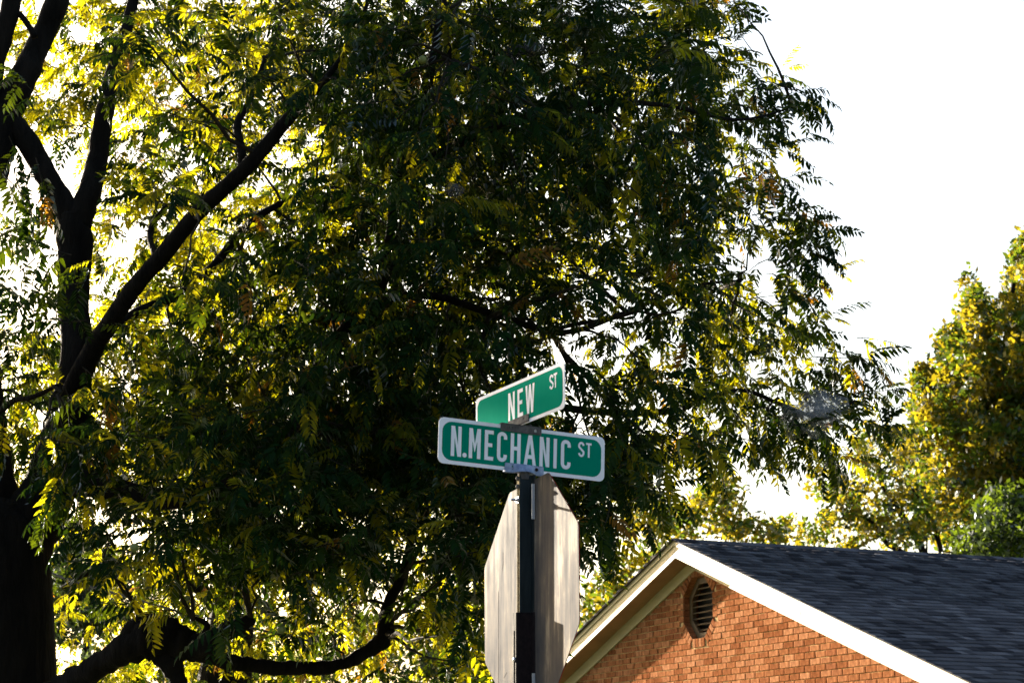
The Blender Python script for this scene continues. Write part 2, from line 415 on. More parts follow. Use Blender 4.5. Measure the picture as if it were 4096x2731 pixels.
# peeled paint cracks on the right rake board
for (x, dz, l, a) in ((2.0, .115, .085, -.25), (2.32, .125, .09, -.1), (2.68, .13, .05, -1.2), (2.05, .1, .05, -.1)):
    b = MB(); n = 7; up = []; dn = []
    for i in range(n):
        t = i / (n - 1); w_ = .004 * math.sin(math.pi * t) + .0006
        zz = roofz(x) - dz + (t - .5) * l * math.tan(a) if abs(a) < 1 else roofz(x) - dz - (t - .5) * l
        xx = x + (t - .5) * l if abs(a) < 1 else x + (t - .5) * .008
        zz += random.uniform(-.002, .002)
        up.append((xx, zz + w_) if abs(a) < 1 else (xx + w_, zz)); dn.append((xx, zz - w_) if abs(a) < 1 else (xx - w_, zz))
    poly = dn + up[::-1] if abs(a) < 1 else up + dn[::-1]
    b.prism(poly, -OH - .0012, -OH + .002); b.build('paint_crack', M_BARK, house)
# shingles ---------------------------------------------------------
EXPO = .1425; cosr = 1 / math.sqrt(1 + MS * MS); sinr = MS * cosr
def shingle_mesh(wd, th, seed):
    rnd = random.Random(seed); b = MB(); ln = EXPO * 1.25
    # local: X along ridge, Y down-slope, Z normal; butt edge at y=0, upper edge at y=-ln
    z0 = .0015
    lw = [(-wd / 2, 0), (wd / 2, 0)]
    vs = [(-wd / 2 + rnd.uniform(0, .004), rnd.uniform(-.003, .003), z0), (wd / 2 - rnd.uniform(0, .004), rnd.uniform(-.003, .003), z0),
          (wd / 2, -ln, -.002), (-wd / 2, -ln, -.002)]
    vt = [(vs[0][0], vs[0][1], z0 + th), (vs[1][0], vs[1][1], z0 + th), (vs[2][0], vs[2][1], .001), (vs[3][0], vs[3][1], .001)]
    b.add(vs + vt, [(3, 2, 1, 0), (4, 5, 6, 7), (0, 1, 5, 4), (1, 2, 6, 5), (2, 3, 7, 6), (3, 0, 4, 7)])
    return b.mesh('shingle', M_SHINGLE)
protos = []
for k in range(12):
    protos.append((.09 + .012 * k, shingle_mesh(.09 + .012 * k, (.007, .010, .008, .012)[k % 4], k)))
def slope_basis(s):
    # columns: along ridge (+Y local), down-slope, normal
    down = Vector((s * cosr, 0, -sinr)); nrm = Vector((s * sinr, 0, cosr)); alng = down.cross(nrm)
    return Matrix((alng, down, nrm)).transposed().to_4x4()
sh_all = []
for s in (1, -1):
    B = slope_basis(s); rows = int(7.05 / cosr / EXPO) + 1
    for r_ in range(rows):
        dist = .03 + (r_ + 1) * EXPO; ov = .054 if s < 0 else .03; y = -OH - ov + random.uniform(-.2, 0)
        while y < HLEN:
            k = random.randrange(12); wd = protos[k][0]
            y0, y1 = max(y, -OH - ov), y + wd; y += wd
            if y1 - y0 < .03: continue
            base = Vector((s * dist * cosr, (y0 + y1) / 2, ZA + .004 - dist * sinr))
            T = Matrix.Translation(base) @ B
            if abs((y1 - y0) - wd) > 1e-4: T = T @ Matrix.Diagonal(((y1 - y0) / wd, 1, 1, 1))
            p = house_pt(*base); u, v, d = project(p)
            sh_all.append((d if (s > 0 and 2600 < u < 4120 and v < 2750) else 1e3 + d, k, T, s))
sh_all.sort(key=lambda q: q[0])
for d, k, T, s in sh_all[:290]:
    o = bpy.data.objects.new('shingle', protos[k][1]); o.matrix_local = T; link(o, roof_r)
Vs, Fs, off = [], [], 0
pv = [np.array([v.co for v in me.vertices]) for _, me in protos]; pf = [np.array([tuple(p.vertices) for p in me.polygons]) for _, me in protos]
for d, k, T, s in sh_all[290:]:
    M4 = np.array(T); Vs.append(pv[k] @ M4[:3, :3].T + M4[:3, 3]); Fs.append(pf[k] + off); off += len(pv[k])
o = bpy.data.objects.new('far_shingles', np_mesh('far_shingles', np.concatenate(Vs), np.concatenate(Fs), [M_SHINGLE])); link(o, roof_r); tag(o, kind='stuff')
# ridge caps
cap_b = MB(); wv = .15
cap_b.add([(-wv, 0, -wv * MS + .006), (0, 0, .009), (wv, 0, -wv * MS + .006), (wv, .3, -wv * MS + .002), (0, .3, .005), (-wv, .3, -wv * MS + .002),
           (-wv, 0, -wv * MS), (0, 0, .002), (wv, 0, -wv * MS)], [(0, 1, 4, 5), (1, 2, 3, 4), (6, 7, 1, 0), (7, 8, 2, 1)])
cap_me = cap_b.mesh('ridge_cap', M_SHINGLE)
for k in range(int(HLEN / .14) + 2):
    o = bpy.data.objects.new('ridge_cap', cap_me); o.location = (random.uniform(-.004, .004), -OH - .03 + k * .14, ZA + .013 + random.uniform(-.001, .001)); link(o, house)

# ================================================================== SIGN POST
AX = Vector((.038, 7.014, 0))                    # post axis
PY = -66.69                                      # yaw of the stop plate plane
TZ = 1.75 + .6955                                # stop plate centre height
post = tag(empty('sign_post', (AX.x + .018, AX.y + .008, 0), R(PY)), 'perforated galvanised steel U-channel post holding the street signs', 'post')
# local: X along plate (towards right/near), -Y towards the viewer's side (plate normal), Z up ; plate at y=+.02
def channel(w, d, fl, t, lip, z0, z1, hole_w=None, name='channel', m=None, holes=True):
    """hat section: web at y=-d, flanges at y=0, flange half width fl"""
    prof = [(-fl, lip), (-fl, 0), (-w * .5 - .006, 0), (-w * .5 - .001, -d + .004), (-w * .5 + .003, -d), (w * .5 - .003, -d), (w * .5 + .001, -d + .004), (w * .5 + .006, 0), (fl, 0), (fl, lip)]
    b = MB(); n = len(prof)
    # offset inwards
    inn = [(-fl + t, lip), (-fl + t, t), (-w * .5 - .006 + t * .9, t), (-w * .5 - .001 + t, -d + .004 + t * .4), (-w * .5 + .003 + t * .3, -d + t), (w * .5 - .003 - t * .3, -d + t), (w * .5 + .001 - t, -d + .004 + t * .4), (w * .5 + .006 - t * .9, t), (fl - t, t), (fl - t, lip)]
    skip = 4
    for i in range(n - 1):
        if i == skip and holes: continue
        (x0, y0), (x1, y1) = prof[i], prof[i + 1]; (a0, b0), (a1, b1) = inn[i], inn[i + 1]
        b.add([(x0, y0, z0), (x1, y1, z0), (x1, y1, z1), (x0, y0, z1)], [(0, 1, 2, 3)])
        b.add([(a0, b0, z0), (a1, b1, z0), (a1, b1, z1), (a0, b0, z1)], [(3, 2, 1, 0)])
        b.add([(x0, y0, z1), (x1, y1, z1), (a1, b1, z1), (a0, b0, z1)], [(0, 1, 2, 3)])
    return b, prof
def perforated_post(name, w, d, fl, z0, z1, m, first_hole, yoff):
    b, prof = channel(w, d, fl, .003, .006, z0, z1)
    o = b.build(name, m, post); o.location = (0, yoff, 0)
    wz = w * .5 - .003; holes = []
    z = first_hole
    while z > max(z0 + .02, 1.2): holes.append(circ(0, z, .0056, 10)); z -= .0254
    me = flat_shape(name + '_web', [[(-wz, z0), (wz, z0), (wz, z1), (-wz, z1)]] + holes, .003, m)
    # merge the web into the same mesh
    bm = bmesh.new(); bm.from_mesh(o.data); me.transform(Matrix.Translation((0, -d + .0015, 0))); bm.from_mesh(me)
    if name == 'channel':
        bm.faces.ensure_lookup_table(); o.data.materials.append(M_POST_LIT)
        for f_ in bm.faces:
            if f_.calc_center_median().y < -d + .0032 and abs(f_.normal.y) > .8: f_.material_index = 1
    bm.to_mesh(o.data); bm.free()
    return o
PTOP = 1.75 + .6955 + .394
HZ0 = TZ + .385
p1 = perforated_post('channel', .0245, .039, .043, 0, PTOP, M_POST_SHADE, HZ0 - .0508 + .0254 * 3 - .0508, .0)
p2 = perforated_post('sleeve', .031, .051, .0475, 0, TZ - .06, M_SLEEVE, (HZ0 - .0508 + .0254 * 3 - .0508) - .0254 * round((HZ0 - TZ + .085) / .0254), -.0015)
def bolt(parent, loc, L_=.03, r_=.0048, head=.009, name='bolt', nut=True, m=M_BOLT, axis='Y'):
    b = MB(); b.tube([(0, 0, 0), (0, -L_, 0)], [r_, r_ * .92], 10)
    b.tube([(0, 0, 0), (0, -.007, 0)], head, 6)
    b.tube([(0, .0005, 0), (0, -.0015, 0)], head * 1.35, 14)
    o = b.build(name, m, parent, loc=loc); return o
bolt(post, (0, -.0395, TZ + .313), .029, .0045, .0085)
for z in (HZ0, HZ0 - .027): 
    b = MB(); b.tube([(0, 0, 0), (0, -.004, 0), (0, -.0075, 0)], [.0085, .0075, .003], 12); b.build('bolt', M_BRKT, post, smooth=True, loc=(0, -.0395, z))
b = MB(); b.tube([(0, 0, 0), (0, -.003, 0), (0, -.006, 0)], [.009, .008, .003], 12); b.build('bolt', M_BOLT, post, smooth=True, loc=(.001, -.0525, TZ - .212))
# bright shim strips clamped between flange and plate
for z0, z1 in ((TZ + .245, TZ + .362), (TZ - .42, TZ - .258)):
    b = MB(); b.box((.0495, -.006, (z0 + z1) / 2), (.004, .010, z1 - z0)); b.build('shim', M_SHIM, post)

# ------------------------------------------------------------------ stop sign seen from behind
stop = tag(empty('stop_sign', (.0562, 7.022, TZ), R(PY)), 'stop sign seen from behind, bare weathered aluminium octagon bolted to the post', 'stop sign')
OCT = [(-.3854, .1277), (-.3783, -.1961), (-.152, -.3860), (.170, -.3615), (.3875, -.1228), (.3851, .1898), (.1568, .3856), (-.1657, .3612)]
def round_poly(P_, r_=.025, n=4):
    out = []; m_ = len(P_)
    for i in range(m_):
        a, b_, c_ = Vector(P_[i - 1]), Vector(P_[i]), Vector(P_[(i + 1) % m_])
        u_, w_ = (a - b_).normalized(), (c_ - b_).normalized(); p0, p1_ = b_ + u_ * r_, b_ + w_ * r_
        for k in range(n + 1):
            t = k / n; q = p0 * (1 - t) ** 2 + b_ * 2 * t * (1 - t) + p1_ * t * t; out.append((q.x, q.y))
    return out
def plate_bend(me):   # slight dishing of an old plate, stiff along the post
    for v in me.vertices: v.co.y += .004 * (abs(v.co.x) / .38) ** 2 + .0015 * math.sin(v.co.z * 9 + v.co.x * 5)
me = flat_shape('plate', [round_poly(OCT, .012)], .002, M_ALU); plate = link(bpy.data.objects.new('plate', me), stop); plate.location = (0, .0015, 0)
me = flat_shape('face', [round_poly([(x * 1.001, z * 1.001) for x, z in OCT], .012)], .0008, M_RED); face = link(bpy.data.objects.new('face', me), stop); face.location = (0, .0032, 0)
ring_o = round_poly([(x * .985, z * .985) for x, z in OCT], .012); ring_i = round_poly([(x * .935, z * .935) for x, z in OCT], .012)
me = flat_shape('border', [ring_o, ring_i], .0004, M_WHITE); o = link(bpy.data.objects.new('border', me), stop); o.location = (0, .0042, 0)
for dz, (x, l, a) in zip((.14, .11, -.25, -.14), ((-.22, .05, 0), (-.225, .02, 0), (-.2, .03, 1.0), (-.26, .35, 0))):
    b = MB(); b.box((0, 0, 0), (.0022, .0004, l), Matrix.Translation((x, .0003, dz)) @ Matrix.Rotation(a, 4, 'Y')); b.build('scratch', M_BRKT, stop)

# ------------------------------------------------------------------ street name blades
def stroke_letter(ch, w, h, t):
    """outline loops of a narrow road-sign capital, origin lower left"""
    if ch == 'I': return [[(0, 0), (t, 0), (t, h), (0, h)]], t
    if ch == '.': return [circ(t * .6, t * .6, t * .6, 14)], t * 1.2
    if ch == 'N':
        k = t * 1.05; return [[(0, 0), (t, 0), (t, h * .62), (w - k, 0), (w, 0), (w, h), (w - t, h), (w - t, h * .38), (k, h), (0, h)]], w
    if ch == 'M':
        return [[(0, 0), (t, 0), (t, h * .58), (w / 2 - .0005, h * .22), (w / 2 + .0005, h * .22), (w - t, h * .58), (w - t, 0), (w, 0), (w, h), (w - t * 1.05, h), (w / 2, h * .48), (t * 1.05, h), (0, h)]], w
    if ch == 'E':
        return [[(0, 0), (w, 0), (w, t), (t, t), (t, h / 2 - t / 2 + .001), (w * .86, h / 2 - t / 2 + .001), (w * .86, h / 2 + t / 2 + .001), (t, h / 2 + t / 2 + .001), (t, h - t), (w, h - t), (w, h), (0, h)]], w
    if ch == 'H':
        return [[(0, 0), (t, 0), (t, h / 2 - t / 2), (w - t, h / 2 - t / 2), (w - t, 0), (w, 0), (w, h), (w - t, h), (w - t, h / 2 + t / 2), (t, h / 2 + t / 2), (t, h), (0, h)]], w
    if ch == 'A':
        m_ = w / 2; k = t * 1.02
        def xin(z): return k + (m_ - k) * z / (h * .82)
        return [[(0, 0), (k, 0), (xin(h * .21) - .001, h * .21), (w - xin(h * .21) + .001, h * .21), (w - k, 0), (w, 0), (m_ + t * .55, h), (m_ - t * .55, h)],
                [(xin(h * .34), h * .34), (m_, h * .74), (w - xin(h * .34), h * .34)]], w
    if ch == 'T':
        return [[(w / 2 - t / 2, 0), (w / 2 + t / 2, 0), (w / 2 + t / 2, h - t), (w, h - t), (w, h), (0, h), (0, h - t), (w / 2 - t / 2, h - t)]], w
    if ch == 'W':
        a = t; return [[(w * .18, 0), (w * .18 + a, 0), (w * .5, h * .62), (w * .82 - a, 0), (w * .82, 0), (w, h), (w - a, h), (w * .76, h * .36), (w * .5 + a * .42, h), (w * .5 - a * .42, h), (w * .24, h * .36), (a, h), (0, h)]], w
    def band(pts, tt):
        L_, R_ = [], []
        for i, p in enumerate(pts):
            d = (Vector(pts[min(i + 1, len(pts) - 1)]) - Vector(pts[max(i - 1, 0)])).normalized(); nn = Vector((-d.y, d.x)) * tt / 2
            L_.append((p[0] + nn.x, p[1] + nn.y)); R_.append((p[0] - nn.x, p[1] - nn.y))
        return [L_ + R_[::-1]]
    if ch == 'C':
        cx, rx = w / 2, w / 2 - t / 2; pts = []
        for i in range(13): a = R(-8 + 188 * i / 12); pts.append((cx + rx * math.cos(a), h - t / 2 - rx + rx * math.sin(a)))
        pts = [p for p in pts if True]
        for i in range(13): a = R(180 + 188 * i / 12); pts.append((cx + rx * math.cos(a), t / 2 + rx + rx * math.sin(a)))
        pts[0] = (cx + rx, h - t / 2 - rx - h * .06); pts[-1] = (cx + rx, t / 2 + rx + h * .06)
        return band(pts, t), w
    if ch == 'S':
        cx, rx = w / 2, w / 2 - t / 2; rz = (h - t) / 4; pts = []
        for i in range(11): a = R(10 + 190 * i / 10); pts.append((cx + rx * math.cos(a), h - t / 2 - rz + rz * math.sin(a)))
        pts.append((cx, h / 2))
        for i in range(11): a = R(20 - 190 * i / 10); pts.append((cx + rx * math.cos(a), t / 2 + rz + rz * math.sin(a)))
        return band(pts, t), w
def blade(name, label, c, yaw, tx, ty, hx, hz, border, letters, ri):
    o = bpy.data.objects.new(name, None); link(o); o.location = c
    o.rotation_euler = (Matrix.Rotation(yaw, 3, 'Z') @ Matrix.Rotation(tx, 3, 'X') @ Matrix.Rotation(ty, 3, 'Y')).to_euler()
    tag(o, label, 'street sign', 'street name blades on the post')
    for side in (-1, 1):
        pass
    me = flat_shape('panel', [rrect(hx, hz, .02)], .0022, M_WHITE); link(bpy.data.objects.new('panel', me), o)
    for s in (-1, 1):
        me = flat_shape('green_field', [rrect(hx - border, hz - border * .92, ri)], .0005, M_GREEN)
        q = link(bpy.data.objects.new('green_field', me), o); q.location = (0, s * .00135, 0)
    for ch, x0, z0, w, h, t in letters:
        loops, _ = stroke_letter(ch, w, h, t)
        nm = {'.': 'period'}.get(ch, 'letter_' + ch.lower())
        me = flat_shape(nm, loops, .0005, M_WHITE); q = link(bpy.data.objects.new(nm, me), o); q.location = (x0, -.0018, z0)
        # the same word on the far side, readable from there
        q2 = q.copy(); link(q2, o); q2.location = (-x0, .0018, z0); q2.rotation_euler = (0, 0, math.pi)
    return o
k = 1.0375
def ML(ch, x0, x1, z0=-.0475, z1=.0495, t=.0122): return (ch, x0 * k, z0 * k, (x1 - x0) * k, (z1 - z0) * k, t * k)
mech_letters = [ML('N', -.2612, -.2243), ('.', -.2195 * k, -.0478 * k, .015 * k, .015 * k, .0128 * k), ML('M', -.1972, -.1553), ML('E', -.1410, -.1090), ML('C', -.0958, -.0595),
                ML('H', -.0467, -.0100), ML('A', .0025, .0472), ML('N', .0601, .0970), ('I', .1122 * k, -.0485 * k, .012, .0972 * k, .012 * k), ML('C', .1397, .1766),
                ML('S', .2041, .2285, -.0007, .0495, .0072), ML('T', .2344, .2550, 0, .0482, .0068)]
mech = blade('street_name_sign', 'lower green street sign reading N.MECHANIC ST with white border', (.0368, 7.0044, 1.75 + 1.1768), .5022, -.0001, .0266, .317, .0765, .0135, mech_letters, .034)
k = 1.024
new_letters = [ML('N', -.0705, -.0255, -.0485, .0465), ML('E', -.0055, .0312, -.0465, .0457, .0125), ('W', .0499 * k, -.048 * k, .0611 * k, .095 * k, .0125 * k),
               ML('S', .2115, .2385, .0008, .0495, .0075), ML('T', .2390, .2620, .0015, .049, .007)]
new = blade('street_name_sign', 'upper green street sign reading NEW ST, turned nearly edge-on above the other', (.0230, 7.012, 1.75 + 1.3355), -1.084, -.009, -.03, .316, .078, .0125, new_letters, .03)
# bracket hardware (parts of the post assembly), built in each blade's frame
def clamp(name, blade_o, cx, cz, hw, hh, m, gap=.006, holes=((-.0435, 0, .0058), (.045, 0, .0058)), floor=None, thick=.0032, rot=0.):
    root = bpy.data.objects.new(name, None); link(root)
    root.matrix_world = Matrix.Translation(blade_o.location) @ blade_o.rotation_euler.to_matrix().to_4x4() @ Matrix.Translation((cx, 0, cz)) @ Matrix.Rotation(rot, 4, 'Y')
    return root
def to_post(o):
    mw = o.matrix_world.copy(); return o
def clamp_part(name, blade_o, cx, cz, hw, hh, m, holes, floor_z, rot=0., gap=.0035, bulge=0.):
    base = Matrix.Translation(blade_o.location) @ blade_o.rotation_euler.to_matrix().to_4x4() @ Matrix.Translation((cx, 0, cz)) @ Matrix.Rotation(rot, 4, 'Y')
    bm = bmesh.new()
    for s in (-1, 1):
        if not bulge:
            me = flat_shape('t', [rrect(hw, hh, .003, 3)] + [circ(x, z, r_, 12) for x, z, r_ in holes], .003, m)
            me.transform(Matrix.Translation((0, s * (gap + .0015), 0))); bm.from_mesh(me); bpy.data.meshes.remove(me)
            continue
        ear = hw * .42
        for e_ in (-1, 1):
            cxe = e_ * (hw - ear / 2)
            me = flat_shape('t', [rrect(ear / 2, hh, .003, 3, cx=cxe)] + [circ(x, z, r_, 12) for x, z, r_ in holes if x * e_ > 0], .003, m)
            me.transform(Matrix.Translation((0, s * (gap + .0015), 0))); bm.from_mesh(me); bpy.data.meshes.remove(me)
        b = MB(); n = 12; xm = hw - ear + .0006; pr = []
        for i in range(n + 1):
            t = -1 + 2 * i / n; k_ = math.cos(t * math.pi / 2) ** .8 if abs(t) < 1 else 0
            pr.append((t * xm, k_))
        for i in range(n):
            (xa, ka), (xb, kb_) = pr[i], pr[i + 1]; vs = []
            for x_, q_ in ((xa, ka), (xb, kb_)):
                for zz, kk in ((hh, .35), (-hh + .006 * q_, 1.0)):
                    for th in (0, .003): vs.append((x_, s * (gap + th + bulge * q_ * kk), zz))
            b.add(vs, [(1, 3, 7, 5), (0, 4, 6, 2), (2, 6, 7, 3), (0, 1, 5, 4)])
        me = b.mesh('t', m); bm.from_mesh(me); bpy.data.meshes.remove(me)
    b = MB(); b.box((0, 0, floor_z), (2 * hw - .004, gap * 2 - .0004, .003)); me = b.mesh('t', m); bm.from_mesh(me); bpy.data.meshes.remove(me)
    bmesh.ops.recalc_face_normals(bm, faces=bm.faces)
    me = bpy.data.meshes.new(name); bm.to_mesh(me); bm.free(); me.materials.append(m)
    o = bpy.data.objects.new(name, me); link(o, post)
    pm = Matrix.Translation(post.location) @ Matrix.Rotation(R(PY), 4, 'Z')
    o.matrix_local = pm.inverted() @ base; return o
clamp_part('bottom_clamp', mech, .0035, -.0665, .0735, .0115 + .004, M_GALV, [(-.043, .004, .0058), (.046, .003, .004)], -.011, gap=.0035, bulge=.017)
clamp_part('top_clamp', mech, -.0115, .0685, .0775, .0135, M_BRKT, [(-.0385, 0, .0036), (.0555, -.001, .0062)], .0118, gap=.0035)
clamp_part('cross_clamp', new, .0045, -.0625, .0715, .0125, M_GALV if False else M_BRKT, [(-.045, -.002, .004), (.042, .002, .004)], -.011, gap=.0035)
# stem joining the crossed clamps and the cap joining the lower clamp to the post
zc0 = mech.location.z + .0815; zc1 = new.location.z - .0765
b = MB(); b.tube([(-.018 + .018, 0, zc0 - .003), (0, 0, (zc0 + zc1) / 2), (0, 0, zc1 + .004)], [.012, .008, .012], 10); b.build('cross_bolt', M_BRKT, post)
b = MB(); b.tube([(0, -.018, PTOP - .012), (0, -.018, PTOP - .002), (0, -.018, mech.location.z - .0775)], [.02, .021, .0195], 20); b.build('post_cap', M_BRKT, post)
# warm rust-bolt in the lower clamp
b = MB(); b.tube([(0, 0, 0), (0, -.004, 0)], [.0062, .005], 6)
o = b.build('bolt', M_SLEEVE, post); pm = Matrix.Translation(post.location) @ Matrix.Rotation(R(PY), 4, 'Z')
o.matrix_local = pm.inverted() @ (Matrix.Translation(mech.location) @ mech.rotation_euler.to_matrix().to_4x4() @ Matrix.Translation((.0495, -.0065, -.0635)))

# ================================================================== TREES
def limb_pts(spec, sub=4, wob=.02):
    """spec: list of (u, v, D, radius_px) -> smoothed points and radii"""
    P_ = [at(u, v, D) for u, v, D, r_ in spec]; Rr = [px2m(r_, D) for u, v, D, r_ in spec]
    out, rad = [], []; n = len(P_)
    for i in range(n - 1):
        p0, p1_, p2_, p3 = P_[max(i - 1, 0)], P_[i], P_[i + 1], P_[min(i + 2, n - 1)]
        for q in range(sub):
            t = q / sub
            c_ = .5 * ((2 * p1_) + (p2_ - p0) * t + (2 * p0 - 5 * p1_ + 4 * p2_ - p3) * t * t + (3 * p1_ - p0 - 3 * p2_ + p3) * t ** 3)
            r_ = Rr[i] * (1 - t) + Rr[i + 1] * t
            c_ = c_ + Vector([noise.noise(c_ * 2.3 + Vector((k_ * 9, 0, 0))) for k_ in range(3)]) * r_ * .25
            out.append(c_); rad.append(r_)
    out.append(P_[-1]); rad.append(Rr[-1]); return out, rad
def build_limb(name, spec, tree, n=14, jag=.16, sub=5):
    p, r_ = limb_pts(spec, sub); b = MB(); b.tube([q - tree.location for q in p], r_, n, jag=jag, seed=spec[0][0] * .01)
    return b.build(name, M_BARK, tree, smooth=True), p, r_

# compound (pinnate) leaf ------------------------------------------
def leaflet(base, axis, side_v, L_, W_, droop, fold=.25):
    """8 verts 8 tris (as tris)"""
    n = axis.cross(side_v).normalized()
    if n.z < 0: n = -n
    def P_(t, w, dz=0): return base + axis * (L_ * t) + side_v * w + n * dz - Vector((0, 0, 1)) * (droop * L_ * t * t)
    f = fold
    v = [P_(0, 0), P_(.28, -W_ * .46, W_ * f), P_(.28, 0), P_(.28, W_ * .46, W_ * f), P_(.62, -W_ * .36, W_ * f * .8), P_(.62, 0), P_(.62, W_ * .36, W_ * f * .8), P_(1, 0)]
    F_ = [(0, 2, 1), (0, 3, 2), (1, 2, 5), (1, 5, 4), (2, 3, 6), (2, 6, 5), (4, 5, 7), (5, 6, 7)]
    return v, F_
def compound_leaf(seed, pairs=7, length=.33, ll=.082, lw=.034):
    rnd = random.Random(seed); V, F_ = [], []
    def add(v, f):
        k_ = len(V); V.extend(v); F_.extend([tuple(i + k_ for i in q) for q in f])
    bend = rnd.uniform(.15, .45); swing = rnd.uniform(-.12, .12)
    def rp(t): return Vector((length * t * (1 - .12 * bend * t), length * swing * t * t, -length * bend * t * t))
    def rt(t): return (rp(t + .02) - rp(t - .02)).normalized()
    prev = None
    for i in range(6):       # rachis as a thin 3-sided tube
        t = i / 5; c_ = rp(t); r_ = .0022 * (1 - .6 * t)
        ring = [c_ + Vector((0, math.cos(a) * r_, math.sin(a) * r_)) for a in (0, 2.09, 4.19)]
        k_ = len(V); V.extend(ring)
        if prev is not None:
            for j in range(3):
                a, b_, c2, d2 = prev + j, prev + (j + 1) % 3, k_ + (j + 1) % 3, k_ + j; F_.extend([(a, b_, c2), (a, c2, d2)])
        prev = k_
    dr = rnd.uniform(.15, .5)
    for i in range(pairs):
        t = .2 + .76 * i / (pairs - .5)
        for s in (-1, 1):
            if rnd.random() < .05: continue
            tt = t + rnd.uniform(-.012, .012) + (.03 if s > 0 else 0); tan = rt(min(tt, .97))
            ang = R(rnd.uniform(52, 74) - 12 * t); sidev = Vector((-tan.y, tan.x, 0)).normalized() * s
            ax = (tan * math.cos(ang) + sidev * math.sin(ang)); ax.z -= rnd.uniform(.12, .55); ax.normalize()
            sz = (.72 + .38 * math.sin(math.pi * (.18 + .7 * t))) * rnd.uniform(.85, 1.12)
            sv = ax.cross(Vector((0, 0, 1)) + Vector((rnd.uniform(-.5, .5), rnd.uniform(-.5, .5), 0))).normalized()
            add(*leaflet(rp(tt), ax, sv, ll * sz, lw * sz * rnd.uniform(.88, 1.1), dr * rnd.uniform(.5, 1.3)))
    tan = rt(.97); sv = tan.cross(Vector((0, 0, 1))).normalized()
    if rnd.random() < .7: add(*leaflet(rp(1), tan, sv, ll * .8, lw * .8, dr))
    return np.array([tuple(v) for v in V]), np.array(F_)
LEAVES = [compound_leaf(s, random.choice((6, 7, 7, 8, 8, 9)), random.uniform(.27, .4)) for s in range(14)]
LEAF_ME = {}
def leaf_mesh(k_, m_):
    if (k_, m_) not in LEAF_ME:
        V, F_ = LEAVES[k_]; LEAF_ME[(k_, m_)] = np_mesh('leaf', V, F_, [WAL[m_]])
    return LEAF_ME[(k_, m_)]
def frame(d, rollj):
    d = d.normalized(); s = Vector((0, 0, 1)).cross(d)
    if s.length < .05: s = Vector((1, 0, 0))
    s.normalize(); u_ = d.cross(s)
    c_, q = math.cos(rollj), math.sin(rollj); s2 = s * c_ + u_ * q; u2 = -s * q + u_ * c_
    return np.array([[d.x, s2.x, u2.x], [d.y, s2.y, u2.y], [d.z, s2.z, u2.z]])
class Foliage:
    def __init__(s, tree): s.t = tree; s.items = []; s.tw = MB()
    def leaf(s, p, d, scale, m_):
        u, v, _ = project(p)
        if (2320 < u < 2720 and v > 1990 + (2700 - u) * .92) or (2720 <= u < 3560 and v > 2110 + (u - 3300) * .04) or (2230 < u <= 2320 and v > 2330): return
        s.items.append((p, frame(d, random.gauss(0, .45)) * scale * .73, random.randrange(len(LEAVES)), m_))
    def twig(s, base, d, length, n, probs, scale=1., thick=.004):
        """a branchlet carrying n compound leaves"""
        pts = []; p = Vector(base); dd = d.normalized()
        for i in range(5):
            pts.append(p.copy()); dd = (dd + Vector((random.gauss(0, .1), random.gauss(0, .1), random.gauss(0, .1) - .03))).normalized(); p = p + dd * length / 4
        s.tw.tube([q - s.t.location for q in pts], [thick, thick * .9, thick * .75, thick * .6, thick * .35], 4, cap=False)
        for i in range(n):
            t = (i + .6) / n * 4; a = min(int(t), 3); q = pts[a].lerp(pts[a + 1], t - a)
            ang = i * 2.4 + random.uniform(-.5, .5); sd_ = dd.cross(Vector((0, 0, 1))).normalized(); up_ = sd_.cross(dd)
            od = sd_ * math.cos(ang) + up_ * math.sin(ang) * .6
            ld = dd * random.uniform(.35, .9) + od + Vector((0, 0, -random.uniform(.1, .5)))
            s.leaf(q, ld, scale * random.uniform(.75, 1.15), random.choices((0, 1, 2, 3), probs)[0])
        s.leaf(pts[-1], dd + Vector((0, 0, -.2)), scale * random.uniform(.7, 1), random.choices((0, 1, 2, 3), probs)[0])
    def finish(s, n_parts, name='foliage'):
        loc = s.t.location
        vis_, rest_ = [], []
        for it in s.items:
            u, v, d = project(it[0]); (vis_ if (-60 < u < 4150 and -60 < v < 2780) else rest_).append((d, it))
        vis_.sort(key=lambda q: q[0])
        for d, (p, Mx, k_, m_) in vis_[:n_parts]:
            o = bpy.data.objects.new('leaf', leaf_mesh(k_, m_)); M4 = Matrix.Identity(4)
            for i in range(3):
                for j in range(3): M4[i][j] = Mx[i, j]
            q = p - loc; M4[0][3], M4[1][3], M4[2][3] = q; o.matrix_local = M4; link(o, s.t)
        Vs, Fs, Ms, off = [], [], [], 0
        for d, (p, Mx, k_, m_) in vis_[n_parts:] + rest_:
            V, F_ = LEAVES[k_]; Vs.append(V @ Mx.T + np.array(p - loc)); Fs.append(F_ + off); Ms.append(np.full(len(F_), m_)); off += len(V)
        o = bpy.data.objects.new(name, np_mesh(name, np.concatenate(Vs), np.concatenate(Fs), WAL, np.concatenate(Ms))); link(o, s.t); tag(o, kind='stuff')
        tag(s.tw.build('twigs', M_TWIG, s.t), kind='stuff')

def sun_corridor(p):
    """keep the low sunbeam that reaches the signs and the gable free of leaves"""
    for q, r_ in ((Vector((.05, 7.02, 2.45)), .42),):
        d = p - q; t = d.dot(S)
        if t > 0 and (d - S * t).length < r_ + .02 * t: return True
    return False

